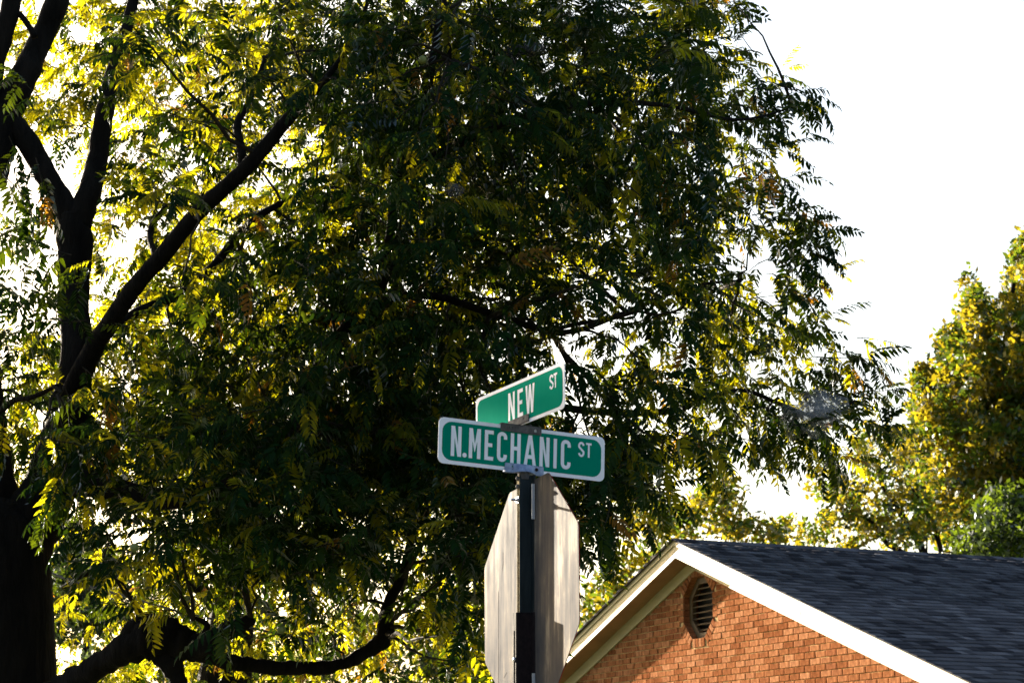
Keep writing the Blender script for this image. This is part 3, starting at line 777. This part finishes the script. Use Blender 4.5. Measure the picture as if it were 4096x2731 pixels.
# ---- main walnut tree
DT = 13.0
walnut = tag(empty('walnut_tree', (at(-60, 2731, DT).x, DT, 0)), 'large near walnut tree with dark forked trunk at left and canopy over the signs', 'tree')
bx = walnut.location.x
tb = MB()
P_ = [Vector((bx, DT, -.05)), Vector((bx, DT, .5)), Vector((bx, DT, 1.4))] + [at(-55, 2731, DT), at(-45, 2450, DT), at(-40, 2250, DT), at(-5, 2080, DT), at(20, 2000, DT)]
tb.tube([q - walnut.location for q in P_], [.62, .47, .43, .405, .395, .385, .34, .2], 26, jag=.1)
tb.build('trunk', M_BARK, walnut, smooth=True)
limbs = {
    'left_stem': [(-60, 2130, 13, 150), (-90, 1850, 13, 125), (-95, 1600, 13.1, 108), (-100, 1350, 13.2, 96), (-110, 1000, 13.4, 90), (-110, 700, 13.5, 84)],
    'main': [(90, 2150, 13, 150), (170, 2000, 13, 115), (235, 1830, 13, 92), (280, 1650, 13, 80), (300, 1400, 13, 68), (302, 1150, 13.1, 64), (300, 960, 13.1, 78), (300, 860, 13.1, 62)],
    'fork_left': [(305, 900, 13.1, 55), (235, 790, 13.1, 48), (165, 670, 13.1, 47), (100, 545, 13.1, 48), (30, 470, 13.1, 52)],
    'upright_a': [(-60, 720, 13.1, 92), (-10, 560, 13.1, 88), (30, 430, 13.1, 74), (100, 300, 13.1, 56), (160, 170, 13.2, 50), (225, 10, 13.2, 50), (300, -200, 13.3, 44)],
    'upright_b': [(-60, 420, 13, 60), (-15, 240, 13, 42), (35, 60, 13, 40), (70, -150, 13, 38)],
    'fork_right': [(310, 900, 13.1, 60), (350, 780, 13.1, 50), (385, 640, 13.2, 44), (412, 480, 13.2, 40), (450, 300, 13.3, 30), (520, 60, 13.4, 24), (560, -150, 13.5, 20)],
    'diagonal': [(290, 1560, 12.9, 47), (390, 1370, 12.7, 40), (480, 1235, 12.5, 37), (560, 1120, 12.4, 36), (665, 1000, 12.3, 36), (770, 880, 12.2, 35), (870, 775, 12.1, 33), (985, 670, 12, 32), (1075, 570, 12, 30), (1165, 465, 12, 26), (1290, 330, 12, 14), (1420, 140, 12, 10), (1500, -80, 12, 7)],
    'diagonal_side': [(975, 690, 12.05, 24), (965, 590, 12.1, 19), (950, 500, 12.2, 17), (1000, 400, 12.3, 13), (1060, 240, 12.4, 10)],
    'second_diagonal': [(480, 1300, 12.9, 26), (560, 1245, 13, 22), (650, 1210, 13.1, 20), (745, 1160, 13.2, 20), (860, 1060, 13.3, 19), (950, 945, 13.4, 17), (1060, 850, 13.5, 15), (1250, 760, 13.7, 10)],
    'centre': [(300, 1900, 12.8, 60), (650, 2000, 12.6, 45), (1000, 1900, 12.4, 44), (1190, 1700, 12.3, 48), (1270, 1530, 12.3, 48), (1330, 1400, 12.3, 42), (1460, 1240, 12.3, 36), (1560, 1000, 12.2, 32), (1600, 700, 12.1, 26), (1700, 400, 12, 20), (1760, 60, 12, 14)],
    'right_reach': [(1460, 1230, 12.3, 20), (1700, 1180, 12.2, 17), (1960, 1250, 12.3, 14), (2250, 1330, 12.6, 12), (2500, 1250, 13, 10), (2750, 1150, 13.3, 8), (2960, 1120, 13.5, 4)],
    'low_right': [(2200, 1620, 13.2, 16), (2420, 1650, 13.3, 15), (2700, 1640, 13.4, 14), (2950, 1560, 13.5, 9), (3130, 1620, 13.6, 9), (3300, 1672, 13.6, 8), (3420, 1600, 13.7, 4)],
    'low_join': [(1330, 1420, 12.4, 30), (1600, 1600, 12.8, 28), (1900, 1640, 13, 24), (2200, 1620, 13.2, 22)],
    'upper_right': [(1600, 700, 12.1, 24), (1950, 520, 12, 18), (2300, 420, 12.2, 14), (2650, 420, 12.6, 10), (2950, 480, 13, 6), (3200, 420, 13.3, 3)],
    'top_stick': [(1770, -100, 11.6, 12), (1785, 100, 11.6, 11), (1800, 240, 11.6, 9)],
    'low_gnarled': [(150, 2850, 12.9, 95), (262, 2775, 12.6, 64), (340, 2700, 12.4, 52), (430, 2640, 12.3, 50), (520, 2585, 12.2, 62), (600, 2555, 12.2, 82), (680, 2560, 12.2, 84), (760, 2580, 12.2, 66), (830, 2610, 12.2, 46), (900, 2640, 12.2, 32), (1000, 2655, 12.3, 29), (1130, 2668, 12.3, 28), (1290, 2668, 12.4, 27), (1390, 2645, 12.4, 25), (1470, 2605, 12.5, 26), (1530, 2560, 12.5, 36), (1545, 2490, 12.5, 34), (1548, 2430, 12.6, 24), (1590, 2340, 12.6, 20), (1622, 2270, 12.7, 20), (1640, 2190, 12.7, 17), (1640, 2060, 12.8, 12)],
    'gnarled_stub': [(770, 2600, 12.2, 50), (850, 2565, 12.1, 44), (915, 2520, 12.1, 38), (970, 2490, 12.1, 30), (1005, 2478, 12.1, 22)],
    'gnarled_drop': [(650, 2600, 12.2, 60), (690, 2665, 12.2, 46), (712, 2730, 12.2, 34), (720, 2800, 12.2, 28)],
    'gnarled_knot': [(505, 2640, 12.25, 20), (525, 2540, 12.2, 40), (580, 2500, 12.2, 44), (640, 2490, 12.2, 36)],
    'knot_twig': [(800, 2560, 12.1, 14), (830, 2500, 12.1, 12), (780, 2470, 12.1, 8)],
    'side_low': [(10, 1640, 12.7, 14), (60, 1600, 12.6, 12), (130, 1588, 12.5, 11), (230, 1540, 12.4, 8)],
    'top_small': [(140, 150, 13, 16), (80, 60, 13, 12), (20, 50, 13, 9), (-60, 90, 13, 8)],
    'inner_curve': [(640, 1060, 12.5, 16), (600, 930, 12.8, 12), (680, 820, 12.9, 11), (790, 830, 12.9, 10), (820, 740, 12.9, 7)],
}
limb_nodes = []
for nm, spec in limbs.items():
    o, p, r_ = build_limb('limb', spec, walnut, n=20 if 'gnarled' in nm or max(q[3] for q in spec) > 40 else 10, jag=.28 if 'gnarled' in nm else .13)
    limb_nodes += list(zip(p, r_))
# ---- density of the crown, cell by cell (256 px cells of the photograph), value ~ leaf layers
GRID = [  # columns start at -512
 "45 5667788888886400",
 "45 5677898888875300",
 "45 4556788888886100",
 "45 3467678988887410",   
]
ROWS = {
 -2: [5, 6, 6, 6, 7, 7, 8, 8, 8, 8, 8, 8, 6, 2, 0, 0, 0, 0],
 -1: [5, 5, 5, 6, 7, 7, 8, 8, 8, 8, 8, 8, 7, 3, 0, 0, 0, 0],
  0: [4, 4, 3, 4, 5, 6, 6, 8, 8, 8, 8, 8, 8, 3.2, 0, 0, 0, 0],
  1: [3, 3, 2, 4, 6, 6, 5, 8, 9, 9, 8, 8, 6, 4.2, .5, 0, 0, 0],
  2: [2, 2, .6, 2.6, 4, 4, 4, 7.5, 8.5, 9, 8, 7, 6.5, 4.8, 1.2, 0, 0, 0],
  3: [2, 2, .8, 2.6, 4.5, 4, 5, 8, 8.5, 8.5, 7, 5, 6, 5, 2.4, .0, 0, 0],
  4: [4, 3, 2, 3, 4.5, 6.5, 7, 8, 8, 7.5, 6.5, 5, 5.5, 4.5, 2.4, .0, 0, 0],
  5: [6, 6, 5.5, 6, 7, 7.5, 7.5, 8, 7.5, 6.5, 4.2, 4.5, 5.5, 5.2, 3.2, .5, 0, 0],
  6: [6, 6, 5, 7, 8, 8.5, 8.5, 8.5, 8, 7, 5.5, 5, 5.5, 4, 3.6, 1.8, .0, 0],
  7: [5, 5, 4, 4.5, 7, 8, 9, 9, 9, 8.5, 9, 8, 4, 1.2, 1.8, .5, 0, 0],
  8: [4, 3, 1, 1.6, 4, 5.5, 7, 6.5, 7, 7.5, 8.5, 3.4, 0, 0, .25, 0, 0, 0],
  9: [2, 1, .3, .8, 2.2, 2.6, 2.2, 2, 2.2, 4.2, 3.6, 0, 0, 0, 0, 0, 0, 0],
  10: [1, 1, .2, .5, .6, .6, 1.6, 1.4, 2.2, 3.4, 1.0, 0, 0, 0, 0, 0, 0, 0],
}
HOLES = [(110, 720, 110), (70, 1130, 130), (160, 1240, 90), (250, 650, 60), (480, 930, 60), (1010, 470, 60), (1090, 610, 40), (620, 360, 40), (2330, 1320, 75), (2240, 1250, 40), (1905, 1590, 28), (2380, 1580, 45),
         (2320, 1650, 40), (2960, 1450, 36), (860, 1170, 45), (1960, 1470, 50), (1800, 1050, 28), (480, 1790, 40), (330, 2120, 60), (290, 2300, 75), (1250, 2340, 55), (1390, 2490, 50), (1590, 2440, 65), (1640, 2600, 45), (1720, 2680, 40),
         (2200, 640, 26), (2420, 720, 26), (3080, 820, 40), (2840, 640, 55), (3250, 1010, 45), (2640, 1270, 40), (3500, 1420, 40), (3430, 2020, 60), (2950, 2010, 60), (2700, 1900, 30), (130, 560, 40), (1740, 700, 22), (1560, 870, 40), (1700, 1190, 35)]
HN = np.array(HOLES, dtype=float)
def in_hole(u, v, rnd):
    d = np.hypot(HN[:, 0] - u, HN[:, 1] - v) / HN[:, 2]; m_ = d.min(); return m_ < 1.15 and rnd < (1.0 if m_ < .8 else .6)
fol = Foliage(walnut)
nearest = [(p, r_) for p, r_ in limb_nodes]
LN = np.array([tuple(p) for p, _ in nearest])
def dummy(): pass
def add_cluster(u, v, D, n, probs, out=None, scale=1., F_=None):
    c_ = at(u, v, D)
    if sun_corridor(c_): return
    k_ = int(np.argmin(((LN - np.array(c_)) ** 2).sum(1))); src = Vector(LN[k_])
    d = (c_ - src); L_ = d.length
    d = (d.normalized() if L_ > 1e-3 else Vector((1, 0, 0))) * .8 + Vector((random.gauss(0, .5), random.gauss(0, .5), random.gauss(.05, .3)))
    if out is not None: d = d * .35 + out
    d.normalize(); ln = random.uniform(.2, .34)
    (F_ or fol).twig(c_ - d * ln * .6, d, ln, n, probs, scale)
    return c_
KEY = []
for nm in ('upright_a', 'upright_b', 'fork_left', 'main', 'diagonal', 'low_gnarled', 'gnarled_stub', 'gnarled_drop', 'gnarled_knot', 'second_diagonal', 'fork_right'):
    p, r_ = limb_pts(limbs[nm], 5)
    for a, q in zip(p, r_):
        uu, vv, dd = project(a)
        if nm == 'main' and vv > 1380: continue
        if nm == 'diagonal' and (vv > 1270 or vv < 470): continue
        if nm == 'second_diagonal': continue
        if nm == 'fork_right' and vv < 500: continue
        KEY.append((uu, vv, q * FPX / dd, a.y))
KEY += [(60, v_, 170, 13) for v_ in range(2150, 2760, 60)]
KEY = np.array(KEY)
def near_key(u, v, D):
    d = np.hypot(KEY[:, 0] - u, KEY[:, 1] - v) - KEY[:, 2]
    return bool(((d < 85) & (D < KEY[:, 3] + .5)).any()) and random.random() < .9
branches = []
for row, vals in ROWS.items():
    for ci, val in enumerate(vals):
        col = ci - 2
        if val <= 0: continue
        ncl = val * (4.0 if val > 6 else 3.7 if col <= 4 else 2.9) if row >= 0 and col >= 0 else val * 1.0
        ncl = int(ncl) + (random.random() < ncl % 1)
        for _ in range(ncl):
            u = (col + random.random()) * 256; v = (row + random.random()) * 256
            D = random.choice((random.uniform(11.0, 13), random.uniform(11.5, 15.5), random.uniform(13.5, 18)))
            if col >= 11: D = random.uniform(13, 16.5); u -= 50
            if row >= 8: D = random.uniform(11.0, 13.5)
            if col <= 4 and row < 6 and random.random() < .35: D = random.uniform(14.5, 18)
            if row >= 7: v -= 60
            if in_hole(u, v, random.random()) or v > 2200 - (u - 2180) * .5 and u > 2180 and v > 1900: continue
            if D < 12.6 and (u < 420 and 380 < v < 1500): D += 1.2     # stems stay mostly visible
            if row >= 8 and col <= 0: D = random.uniform(14.2, 16)
            if near_key(u, v, D): continue
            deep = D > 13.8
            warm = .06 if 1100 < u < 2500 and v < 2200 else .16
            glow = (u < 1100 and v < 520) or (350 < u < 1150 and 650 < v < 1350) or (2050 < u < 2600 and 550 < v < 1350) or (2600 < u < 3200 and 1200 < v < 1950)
            pr = (.55 - warm, .4, .04 + warm, .008) if not deep else ((.1, .2, .68, .012) if glow else (.24, .36, .38, .012))  # backlight and front shade painted in by the shares of yellow and dark leaves
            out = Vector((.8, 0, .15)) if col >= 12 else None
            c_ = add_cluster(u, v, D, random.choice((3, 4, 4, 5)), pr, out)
            if c_ is not None and random.random() < .14: branches.append(c_)
for _ in range(420):        # unseen crown past the left edge: dense leaves added there to shade the rest
    p = Vector((random.uniform(-9.5, -3.0), random.uniform(15, 22), random.uniform(3.6, 10)))
    u, v, d = project(p)
    if u > -60 or sun_corridor(p): continue
    k_ = int(np.argmin(((LN - np.array(p)) ** 2).sum(1)))
    fol.twig(p, Vector((random.gauss(0, 1), random.gauss(0, 1), random.gauss(0, .4))), .3, 4, (.5, .4, .08, .02), 1.15)
# outline sprigs on the right, hand placed
for u, v, du, dv, n in ((3000, 60, 1, -.2, 5), (2960, 200, 1, -.1, 5), (3080, 330, 1, .5, 6), (3180, 300, .9, .9, 7), (3260, 330, 1, .1, 7), (3300, 400, .9, -.3, 6), (3200, 470, .8, -.8, 7), (3120, 560, .9, -.5, 6),
                        (3150, 680, 1, .1, 5), (3230, 730, .9, -.4, 5), (3260, 860, 1, 0, 5), (3340, 830, .5, .8, 6), (3400, 900, 1, -.2, 7), (3350, 960, 1, -.1, 6), (3330, 1030, .9, -.4, 6), (3290, 1120, .7, -.7, 7), (3330, 1180, .8, -.6, 6),
                        (3250, 1270, .6, -.7, 6), (3180, 1330, .6, -.6, 6), (3420, 1420, 1, .4, 6), (3500, 1450, 1, -.1, 7), (3550, 1520, .9, -.5, 6), (3480, 1600, .8, -.6, 6), (3560, 1640, .6, -.7, 5),
                        (3350, 1700, .4, -.8, 6), (3280, 1800, .5, -.8, 7), (3360, 1880, .4, -.9, 7), (3100, 1800, -.1, -1, 6), (3150, 1880, .1, -1, 6), (3380, 1960, .3, -1, 5), (2440, 2080, .4, -.9, 6), (2500, 1990, .6, -.7, 6),
                        (2380, 2130, .2, -1, 5), (2420, 2210, .3, -.9, 4), (2890, 1800, .1, -1, 4), (110, 1200, -1, .2, 6), (180, 1010, -1, .1, 6), (230, 1130, -1, 0, 6), (240, 1290, -1, -.1, 6), (60, 1080, -.8, -.5, 5), (40, 1160, 1, -.4, 5),
                        (60, 640, .3, -1, 6), (40, 760, .5, -.9, 5), (180, 720, .4, -.9, 5), (300, 2050, -.2, -1, 6), (230, 1960, -.3, -1, 5), (1180, 2100, .1, -1, 6), (640, 2000, .4, -.8, 6), (900, 2130, .3, -.9, 6), (1280, 1890, .2, -1, 6)):
    D = random.uniform(12.8, 14) if u > 2000 else random.uniform(11.2, 12.2)
    fol.twig(at(u, v, D) - Vector((du, 0, dv)) * (.42 if u > 2800 else .15), Vector((du, random.uniform(-.3, .3), dv)), .34, n, (.5, .4, .06, .02), 1.)
# thin branches joining clusters to limbs
for c_ in branches:
    k_ = int(np.argmin(((LN - np.array(c_)) ** 2).sum(1))); a = Vector(LN[k_]); L_ = (c_ - a).length
    if L_ < .15 or L_ > 1.5 or (c_.x > 2.2 and L_ > .55) or (c_.z > 6.2 and L_ > .8): continue
    n = 7; sag = Vector((random.gauss(0, .06), random.gauss(0, .06), random.gauss(.03, .07))) * L_
    pts = [a.lerp(c_, i / (n - 1)) + sag * math.sin(math.pi * i / (n - 1)) + Vector((random.gauss(0, .012), random.gauss(0, .012), random.gauss(0, .012))) for i in range(n)]
    r0 = min(.02, .006 + L_ * .008)
    fol.tw.tube([q - walnut.location for q in pts], [r0 * (1 - .75 * i / (n - 1)) for i in range(n)], 5, cap=False)
fol.finish(300)
# walnuts hanging
nb = MB(); 
def ball(r_, n=10, m_=7, squash=1.):
    b = MB(); vs = [(0, 0, r_)]; 
    for i in range(1, m_):
        a = math.pi * i / m_
        for j in range(n): vs.append((r_ * math.sin(a) * math.cos(2 * math.pi * j / n), r_ * math.sin(a) * math.sin(2 * math.pi * j / n), r_ * math.cos(a) * squash))
    vs.append((0, 0, -r_ * squash)); fs = [(0, 1 + j, 1 + (j + 1) % n) for j in range(n)]
    for i in range(m_ - 2):
        for j in range(n): fs.append((1 + i * n + j, 1 + (i + 1) * n + j, 1 + (i + 1) * n + (j + 1) % n, 1 + i * n + (j + 1) % n))
    e = len(vs) - 1; fs += [(e, 1 + (m_ - 2) * n + (j + 1) % n, 1 + (m_ - 2) * n + j) for j in range(n)]
    b.add(vs, fs); return b
nut_me = ball(.024).mesh('walnut', M_NUT, True)
for u, v, D in ((537, 2190, 11.0), (1125, 2516, 11.4), (1172, 2400, 11.4), (760, 2000, 11.5), (1690, 240, 11.2), (1560, 2110, 11.5)):
    o = bpy.data.objects.new('walnut', nut_me); link(o, walnut); o.location = at(u, v, D) - walnut.location

# ---- second walnut behind (sun-lit leaves low in the picture)
walnut2 = tag(empty('walnut_tree', (at(900, 2731, 21).x, 21.5, 0)), 'sunlit yellow-green walnut tree seen behind and below the dark canopy', 'tree')
tb = MB(); P_ = [Vector((walnut2.location.x, 21.5, -.05)), Vector((walnut2.location.x, 21.5, 1.5)), at(900, 2731, 21.3), at(950, 2300, 21.2), at(1050, 1800, 21), at(1150, 1300, 21)]
tb.tube([q - walnut2.location for q in P_], [.42, .32, .27, .2, .14, .08], 14, jag=.1); tb.build('trunk', M_BARK, walnut2, smooth=True)
LN_main = LN; ln2 = list(P_[2:])
for spec in ([(930, 2450, 21.2, 30), (700, 2300, 21.4, 22), (450, 2250, 21.6, 16), (250, 2350, 21.8, 9)], [(950, 2350, 21.2, 30), (1250, 2250, 21, 24), (1550, 2300, 21, 18), (1850, 2400, 21, 10)],
             [(1000, 2000, 21.1, 26), (1350, 1800, 21, 22), (1700, 1750, 21, 14)], [(1000, 2000, 21.1, 24), (700, 1850, 21.2, 18), (400, 1800, 21.4, 12)]):
    o, p, r_ = build_limb('limb', spec, walnut2, n=8); ln2 += p
LN = np.array([tuple(p) for p in ln2])
fol2 = Foliage(walnut2)
R2 = {  # rows of value for columns -1..9
 0: [3, 4, 6, 7, 6, 4, 2, 0, 0, 0, 0], 1: [3, 4, 5, 6.5, 6.5, 5, 2, 0, 0, 0, 0], 2: [2, .8, 2, 4, 6, 6, 3, 1, 0, 0, 0], 3: [2, .6, 2, 4, 6, 5, 2, 1, 0, 0, 0], 4: [2, 1.5, 2.5, 4, 5, 5, 3, 1, 1, 0, 0],
 5: [2, 3, 3, 3, 3, 3, 3, 3, 2, 1, 0], 6: [3, 3, 3, 4, 4, 4, 4, 4, 3, 2, 0], 7: [3, 2, 1.5, 4, 4.5, 4.5, 4.5, 4.5, 4, 3, .5],
 8: [3, 1.5, .8, 5, 6, 6, 6, 5.5, 5, 4.5, 1], 9: [3, 3, 3, 6.5, 6, 6, 5, 4.5, 4, 4, 2], 10: [3, 4, 5.5, 6, 6, 6, 5, 4.2, 4.5, 4, 2], 11: [3, 4, 5, 5, 5, 5, 5, 5, 5, 5, 2]}
for row, vals in R2.items():
    for ci, val in enumerate(vals):
        col = ci - 1; ncl = (0 if col >= 9 else val) * (3.6 if row >= 8 else 1.9); ncl = int(ncl) + (random.random() < ncl % 1)
        for _ in range(ncl):
            u = (col + random.random()) * 256; v = (row + random.random()) * 256; D = random.uniform(19, 24)
            if in_hole(u, v, random.random()) or u > 2130: continue
            add_cluster(u, v, D, random.choice((3, 4, 5)), (.08, .38, .5, .03), None, 1.0, fol2)
fol2.finish(0)

# ================================================================== background trees
def far_tree(name, label, base_u, D, lobes, mats, probs, trunk_r, n_leaf, leaf_size, limb_specs=(), clump=.28, group=None):
    base = at(base_u, 2700, D); t = tag(empty(name, (base.x, D, 0)), label, 'tree', group)
    top = max(at(u, v, D).z for u, v, ru, rv, dd in lobes)
    b = MB(); b.tube([(0, 0, -.05), (0, 0, 1), (0, 0, top * .45), (.15, 0, top * .8)], [trunk_r * 1.3, trunk_r, trunk_r * .7, trunk_r * .25], 12, jag=.1); b.build('trunk', M_BARK, t, smooth=True)
    for spec in limb_specs: build_limb('limb', spec, t, n=8)
    vol = np.array([ru * rv for _, _, ru, rv, _ in lobes], dtype=float); vol /= vol.sum()
    ncl = n_leaf // 14; ks = rng.choice(len(lobes), ncl, p=vol)
    Vs, Ms = [], []
    right = np.array([1., 0, 0])
    for k_ in ks:
        u, v, ru, rv, dd = lobes[k_]
        while True:
            q = rng.uniform(-1, 1, 3); l_ = np.linalg.norm(q)
            if l_ < 1 and rng.random() < .25 + .75 * l_ ** 2: break
        Dk = D + q[1] * dd; c_ = np.array(at(u + q[0] * ru, v + q[2] * rv, Dk))
        if noise.noise(Vector(c_) * 1.3) < -.14: continue
        m_ = rng.choice(len(mats), p=probs)
        n_ = 14; cen = c_ + rng.normal(0, clump * .36, (n_, 3))
        a = rng.normal(0, 1, (n_, 3)); a /= np.linalg.norm(a, axis=1)[:, None]; bb = np.cross(a, rng.normal(0, 1, (n_, 3))); bb /= np.linalg.norm(bb, axis=1)[:, None]
        s_ = leaf_size * rng.uniform(.6, 1.2, (n_, 1))
        Vs.append(np.stack([cen - a * s_, cen + bb * s_ * .5, cen + a * s_, cen - bb * s_ * .5], 1)); Ms.append(np.full(n_, m_))
    V = np.concatenate(Vs).reshape(-1, 3) - np.array(t.location); F_ = np.arange(len(V)).reshape(-1, 4)
    o = bpy.data.objects.new('foliage', np_mesh('foliage', V, F_, mats, np.concatenate(Ms))); link(o, t); tag(o, kind='stuff'); return t
far_tree('oak_tree', 'tall gold-green tree rising behind the roof at the right edge', 4000, 48,
         [(4100, 1180, 90, 200, 2.5), (4110, 1400, 170, 260, 3), (3900, 1260, 70, 110, 1.6), (3870, 1500, 150, 200, 2.5), (3760, 1640, 120, 150, 2), (3950, 1750, 220, 250, 3), (3720, 1800, 150, 170, 2.5), (3870, 2000, 210, 220, 3), (4150, 1800, 200, 500, 3), (3880, 1120, 35, 60, .8), (4095, 980, 30, 90, 1), (3700, 1500, 60, 50, 1), (3790, 1380, 40, 60, 1)],
         [L_FAR, L_FAR2, L_FARD], [.5, .43, .07], .35, 64000, .1, [(q, r2, 48, r3) for q, r2, r3 in ()] and () or ([(4000, 2600, 48, 40), (4000, 2200, 48, 34), (3980, 1800, 48, 26), (4020, 1400, 48, 16), (4060, 1100, 48, 8)],))
far_tree('maple_tree', 'thin gold-leaved tree with slanting bare boughs just above the roof ridge', 3700, 42,
         [(3620, 2080, 130, 120, 1.5), (3480, 1980, 130, 130, 1.5), (3380, 2120, 120, 90, 1.5), (3520, 1800, 120, 110, 1.5), (3680, 1900, 90, 120, 1.5), (3200, 2130, 90, 60, 1.2), (3300, 1960, 80, 90, 1.2)],
         [L_FAR, L_FAR2, L_FARD], [.5, .4, .1], .07, 7500, .08,
         ([(3760, 2500, 42, 20), (3700, 2230, 42, 15), (3620, 2080, 42, 12), (3540, 1960, 42, 9), (3500, 1850, 42, 5)], [(3720, 2260, 42, 14), (3560, 2180, 42, 11), (3490, 2090, 42, 8), (3400, 2040, 42, 5)], [(3780, 2280, 42, 13), (3740, 2120, 42, 10), (3650, 1960, 42, 8), (3560, 1900, 42, 4)]))
far_tree('green_tree', 'bushy green treetop low against the roof in the right corner', 4020, 38,
         [(4020, 2080, 130, 120, 2), (3930, 2190, 120, 90, 2), (4120, 2150, 120, 150, 2)], [L_FAR2, L_FARD], [.7, .3], .22, 13000, .075)
far_tree('young_tree', 'slim yellow-leaved tree left of the gable peak behind the sloping eave', 2520, 34,
         [(2600, 2150, 70, 120, 1), (2500, 2300, 80, 110, 1), (2420, 2420, 90, 100, 1), (2660, 2060, 60, 70, 1), (2560, 2020, 60, 80, 1), (2350, 2500, 60, 90, 1)], [L_FAR, L_FAR2], [.5, .5], .1, 3600, .075,
         ([(2560, 2600, 34, 12), (2600, 2300, 34, 9), (2610, 2150, 34, 7), (2600, 2020, 34, 4)],), .3)
far_tree('slender_tree', 'sparse pale-leaved treetop showing above the roof near the gable peak', 2850, 40,
         [(2830, 2040, 120, 80, 1.5), (2740, 2090, 70, 70, 1.5), (2960, 2110, 80, 40, 1.2), (3080, 2130, 60, 50, 1.2), (2880, 1960, 100, 60, 1.5)], [L_FAR, L_FAR2], [.5, .5], .12, 3600, .08, (), .3)
far_tree('cedar_tree', 'hazy grey-green tree in the gap right of the big trunk', 330, 60,
         [(330, 2260, 170, 170, 3), (420, 2400, 200, 150, 3), (260, 2450, 160, 140, 3), (300, 2130, 90, 60, 2)], [L_FARD, L_FAR2], [.85, .15], .3, 16000, .1)
far_tree('hedge_tree', 'low leafy tree filling the lower gap between trunk and stop sign', 1500, 46,
         [(1500, 2620, 350, 160, 3), (1000, 2640, 350, 170, 3), (1850, 2560, 220, 180, 3), (600, 2650, 300, 120, 3)], [L_FARD, L_FAR2, L_FAR], [.5, .3, .2], .3, 12000, .09, (), .32)

# unseen trees added behind the camera to block light from the open sky
for k_, (x_, y_, h_, w_) in enumerate(((-17, -14, 9, 5.5), (-7, -19, 11, 6), (4, -17, 10, 5.5), (15, -15, 11, 6), (25, -6, 10, 5.5), (-27, -8, 10, 6), (-31, 3, 9, 4.5))):
    t = tag(empty('sky_blocker_tree', (x_, y_, 0)), ('round dense tree added out of view to block sky light, first from the west', 'tall wide tree added out of view across the road to block sky light', 'middle added sky-blocking tree, out of view opposite the sign post', 'broad added sky-blocking tree, out of view opposite the brick house', 'added sky-blocking tree, out of view at the eastern end', 'spreading added sky-blocking tree, out of view at the western end', 'smaller added sky-blocking tree, out of view beyond the side street')[k_], 'tree', 'trees added out of view to block sky light')
    b = MB(); b.tube([(0, 0, -.05), (0, 0, 1), (.1, 0, h_ * .6)], [.4, .3, .15], 10, jag=.1); b.build('trunk', M_BARK, t, smooth=True)
    n_ = 5200; q = rng.normal(0, 1, (n_, 3)); q /= np.linalg.norm(q, axis=1)[:, None]; q *= rng.uniform(.55, 1, (n_, 1))
    cen = q * np.array([w_, w_, h_ * .46]) + np.array([0, 0, h_ * .56])
    a = rng.normal(0, 1, (n_, 3)); a /= np.linalg.norm(a, axis=1)[:, None]; bb = np.cross(a, rng.normal(0, 1, (n_, 3))); bb /= np.linalg.norm(bb, axis=1)[:, None]
    s_ = .3; V = np.stack([cen - a * s_, cen + bb * s_ * .6, cen + a * s_, cen - bb * s_ * .6], 1).reshape(-1, 3)
    o = bpy.data.objects.new('foliage', np_mesh('foliage', V, np.arange(len(V)).reshape(-1, 4), [L_FARD])); link(o, t); tag(o, kind='stuff')

# ---- webworm nests
def nest(label, u, v, D, rx, rz, ry, seed, rot=0., n_sh=3):
    t = tag(empty('webworm_nest', at(u, v, D)), label, 'webworm nest', 'grey silk webworm nests in the walnut canopy')
    for s in range(n_sh):
        b = ball(1., 18, 12); k_ = .62 + .38 * s / max(n_sh - 1, 1); vs = []
        for x, y, z in b.v:
            q = Vector((x, y, z)); f = 1 + .55 * noise.noise(q * 1.6 + Vector((seed, s, 0))) + .2 * noise.noise(q * 4 + Vector((seed, 0, s)))
            p = Vector((x * rx, y * ry, z * rz)) * f * k_; vs.append(tuple(Matrix.Rotation(rot, 3, 'Y') @ p))
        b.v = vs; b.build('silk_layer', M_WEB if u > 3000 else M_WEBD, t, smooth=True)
    tb_ = MB(); rnd = random.Random(seed)
    for i in range(26):
        a = Vector((rnd.gauss(0, rx * .5), rnd.gauss(0, ry * .5), rnd.gauss(0, rz * .5))); d = Vector((rnd.gauss(0, 1), rnd.gauss(0, .4), rnd.gauss(0, 1))).normalized() * rx * rnd.uniform(.3, .9)
        tb_.tube([a, a + d * .5 + Vector((0, 0, .01)), a + d], [.0022, .0018, .0008], 4)
    tb_.build('dead_stems', M_TWIG, t)
nest('wide grey silk web nest at the right side of the canopy', 3255, 1655, 13.2, .2, .14, .12, 3.1, -.25)
nest('small round grey silk web hanging in the dark centre of the canopy', 1818, 760, 10.9, .045, .042, .04, 9.7, 0, 2)
nest('ragged grey silk web stretched under the branch near the top', 2080, 205, 11.7, .15, .045, .06, 5.3, -.1)

# ---- cable passing behind the trunk
c = tag(empty('utility_cable', at(200, 2283, 17)), 'black overhead cable showing right of the big trunk', 'cable')
b = MB(); pts = [at(-500, 2090, 18), at(-100, 2195, 17.5), at(205, 2290, 17), at(265, 2314, 16.9), at(330, 2335, 16.8), at(700, 2440, 16.2), at(1400, 2600, 15.5)]
b.tube([p - c.location for p in pts], .0085, 8); b.build('wire', M_CABLE, c, smooth=True)
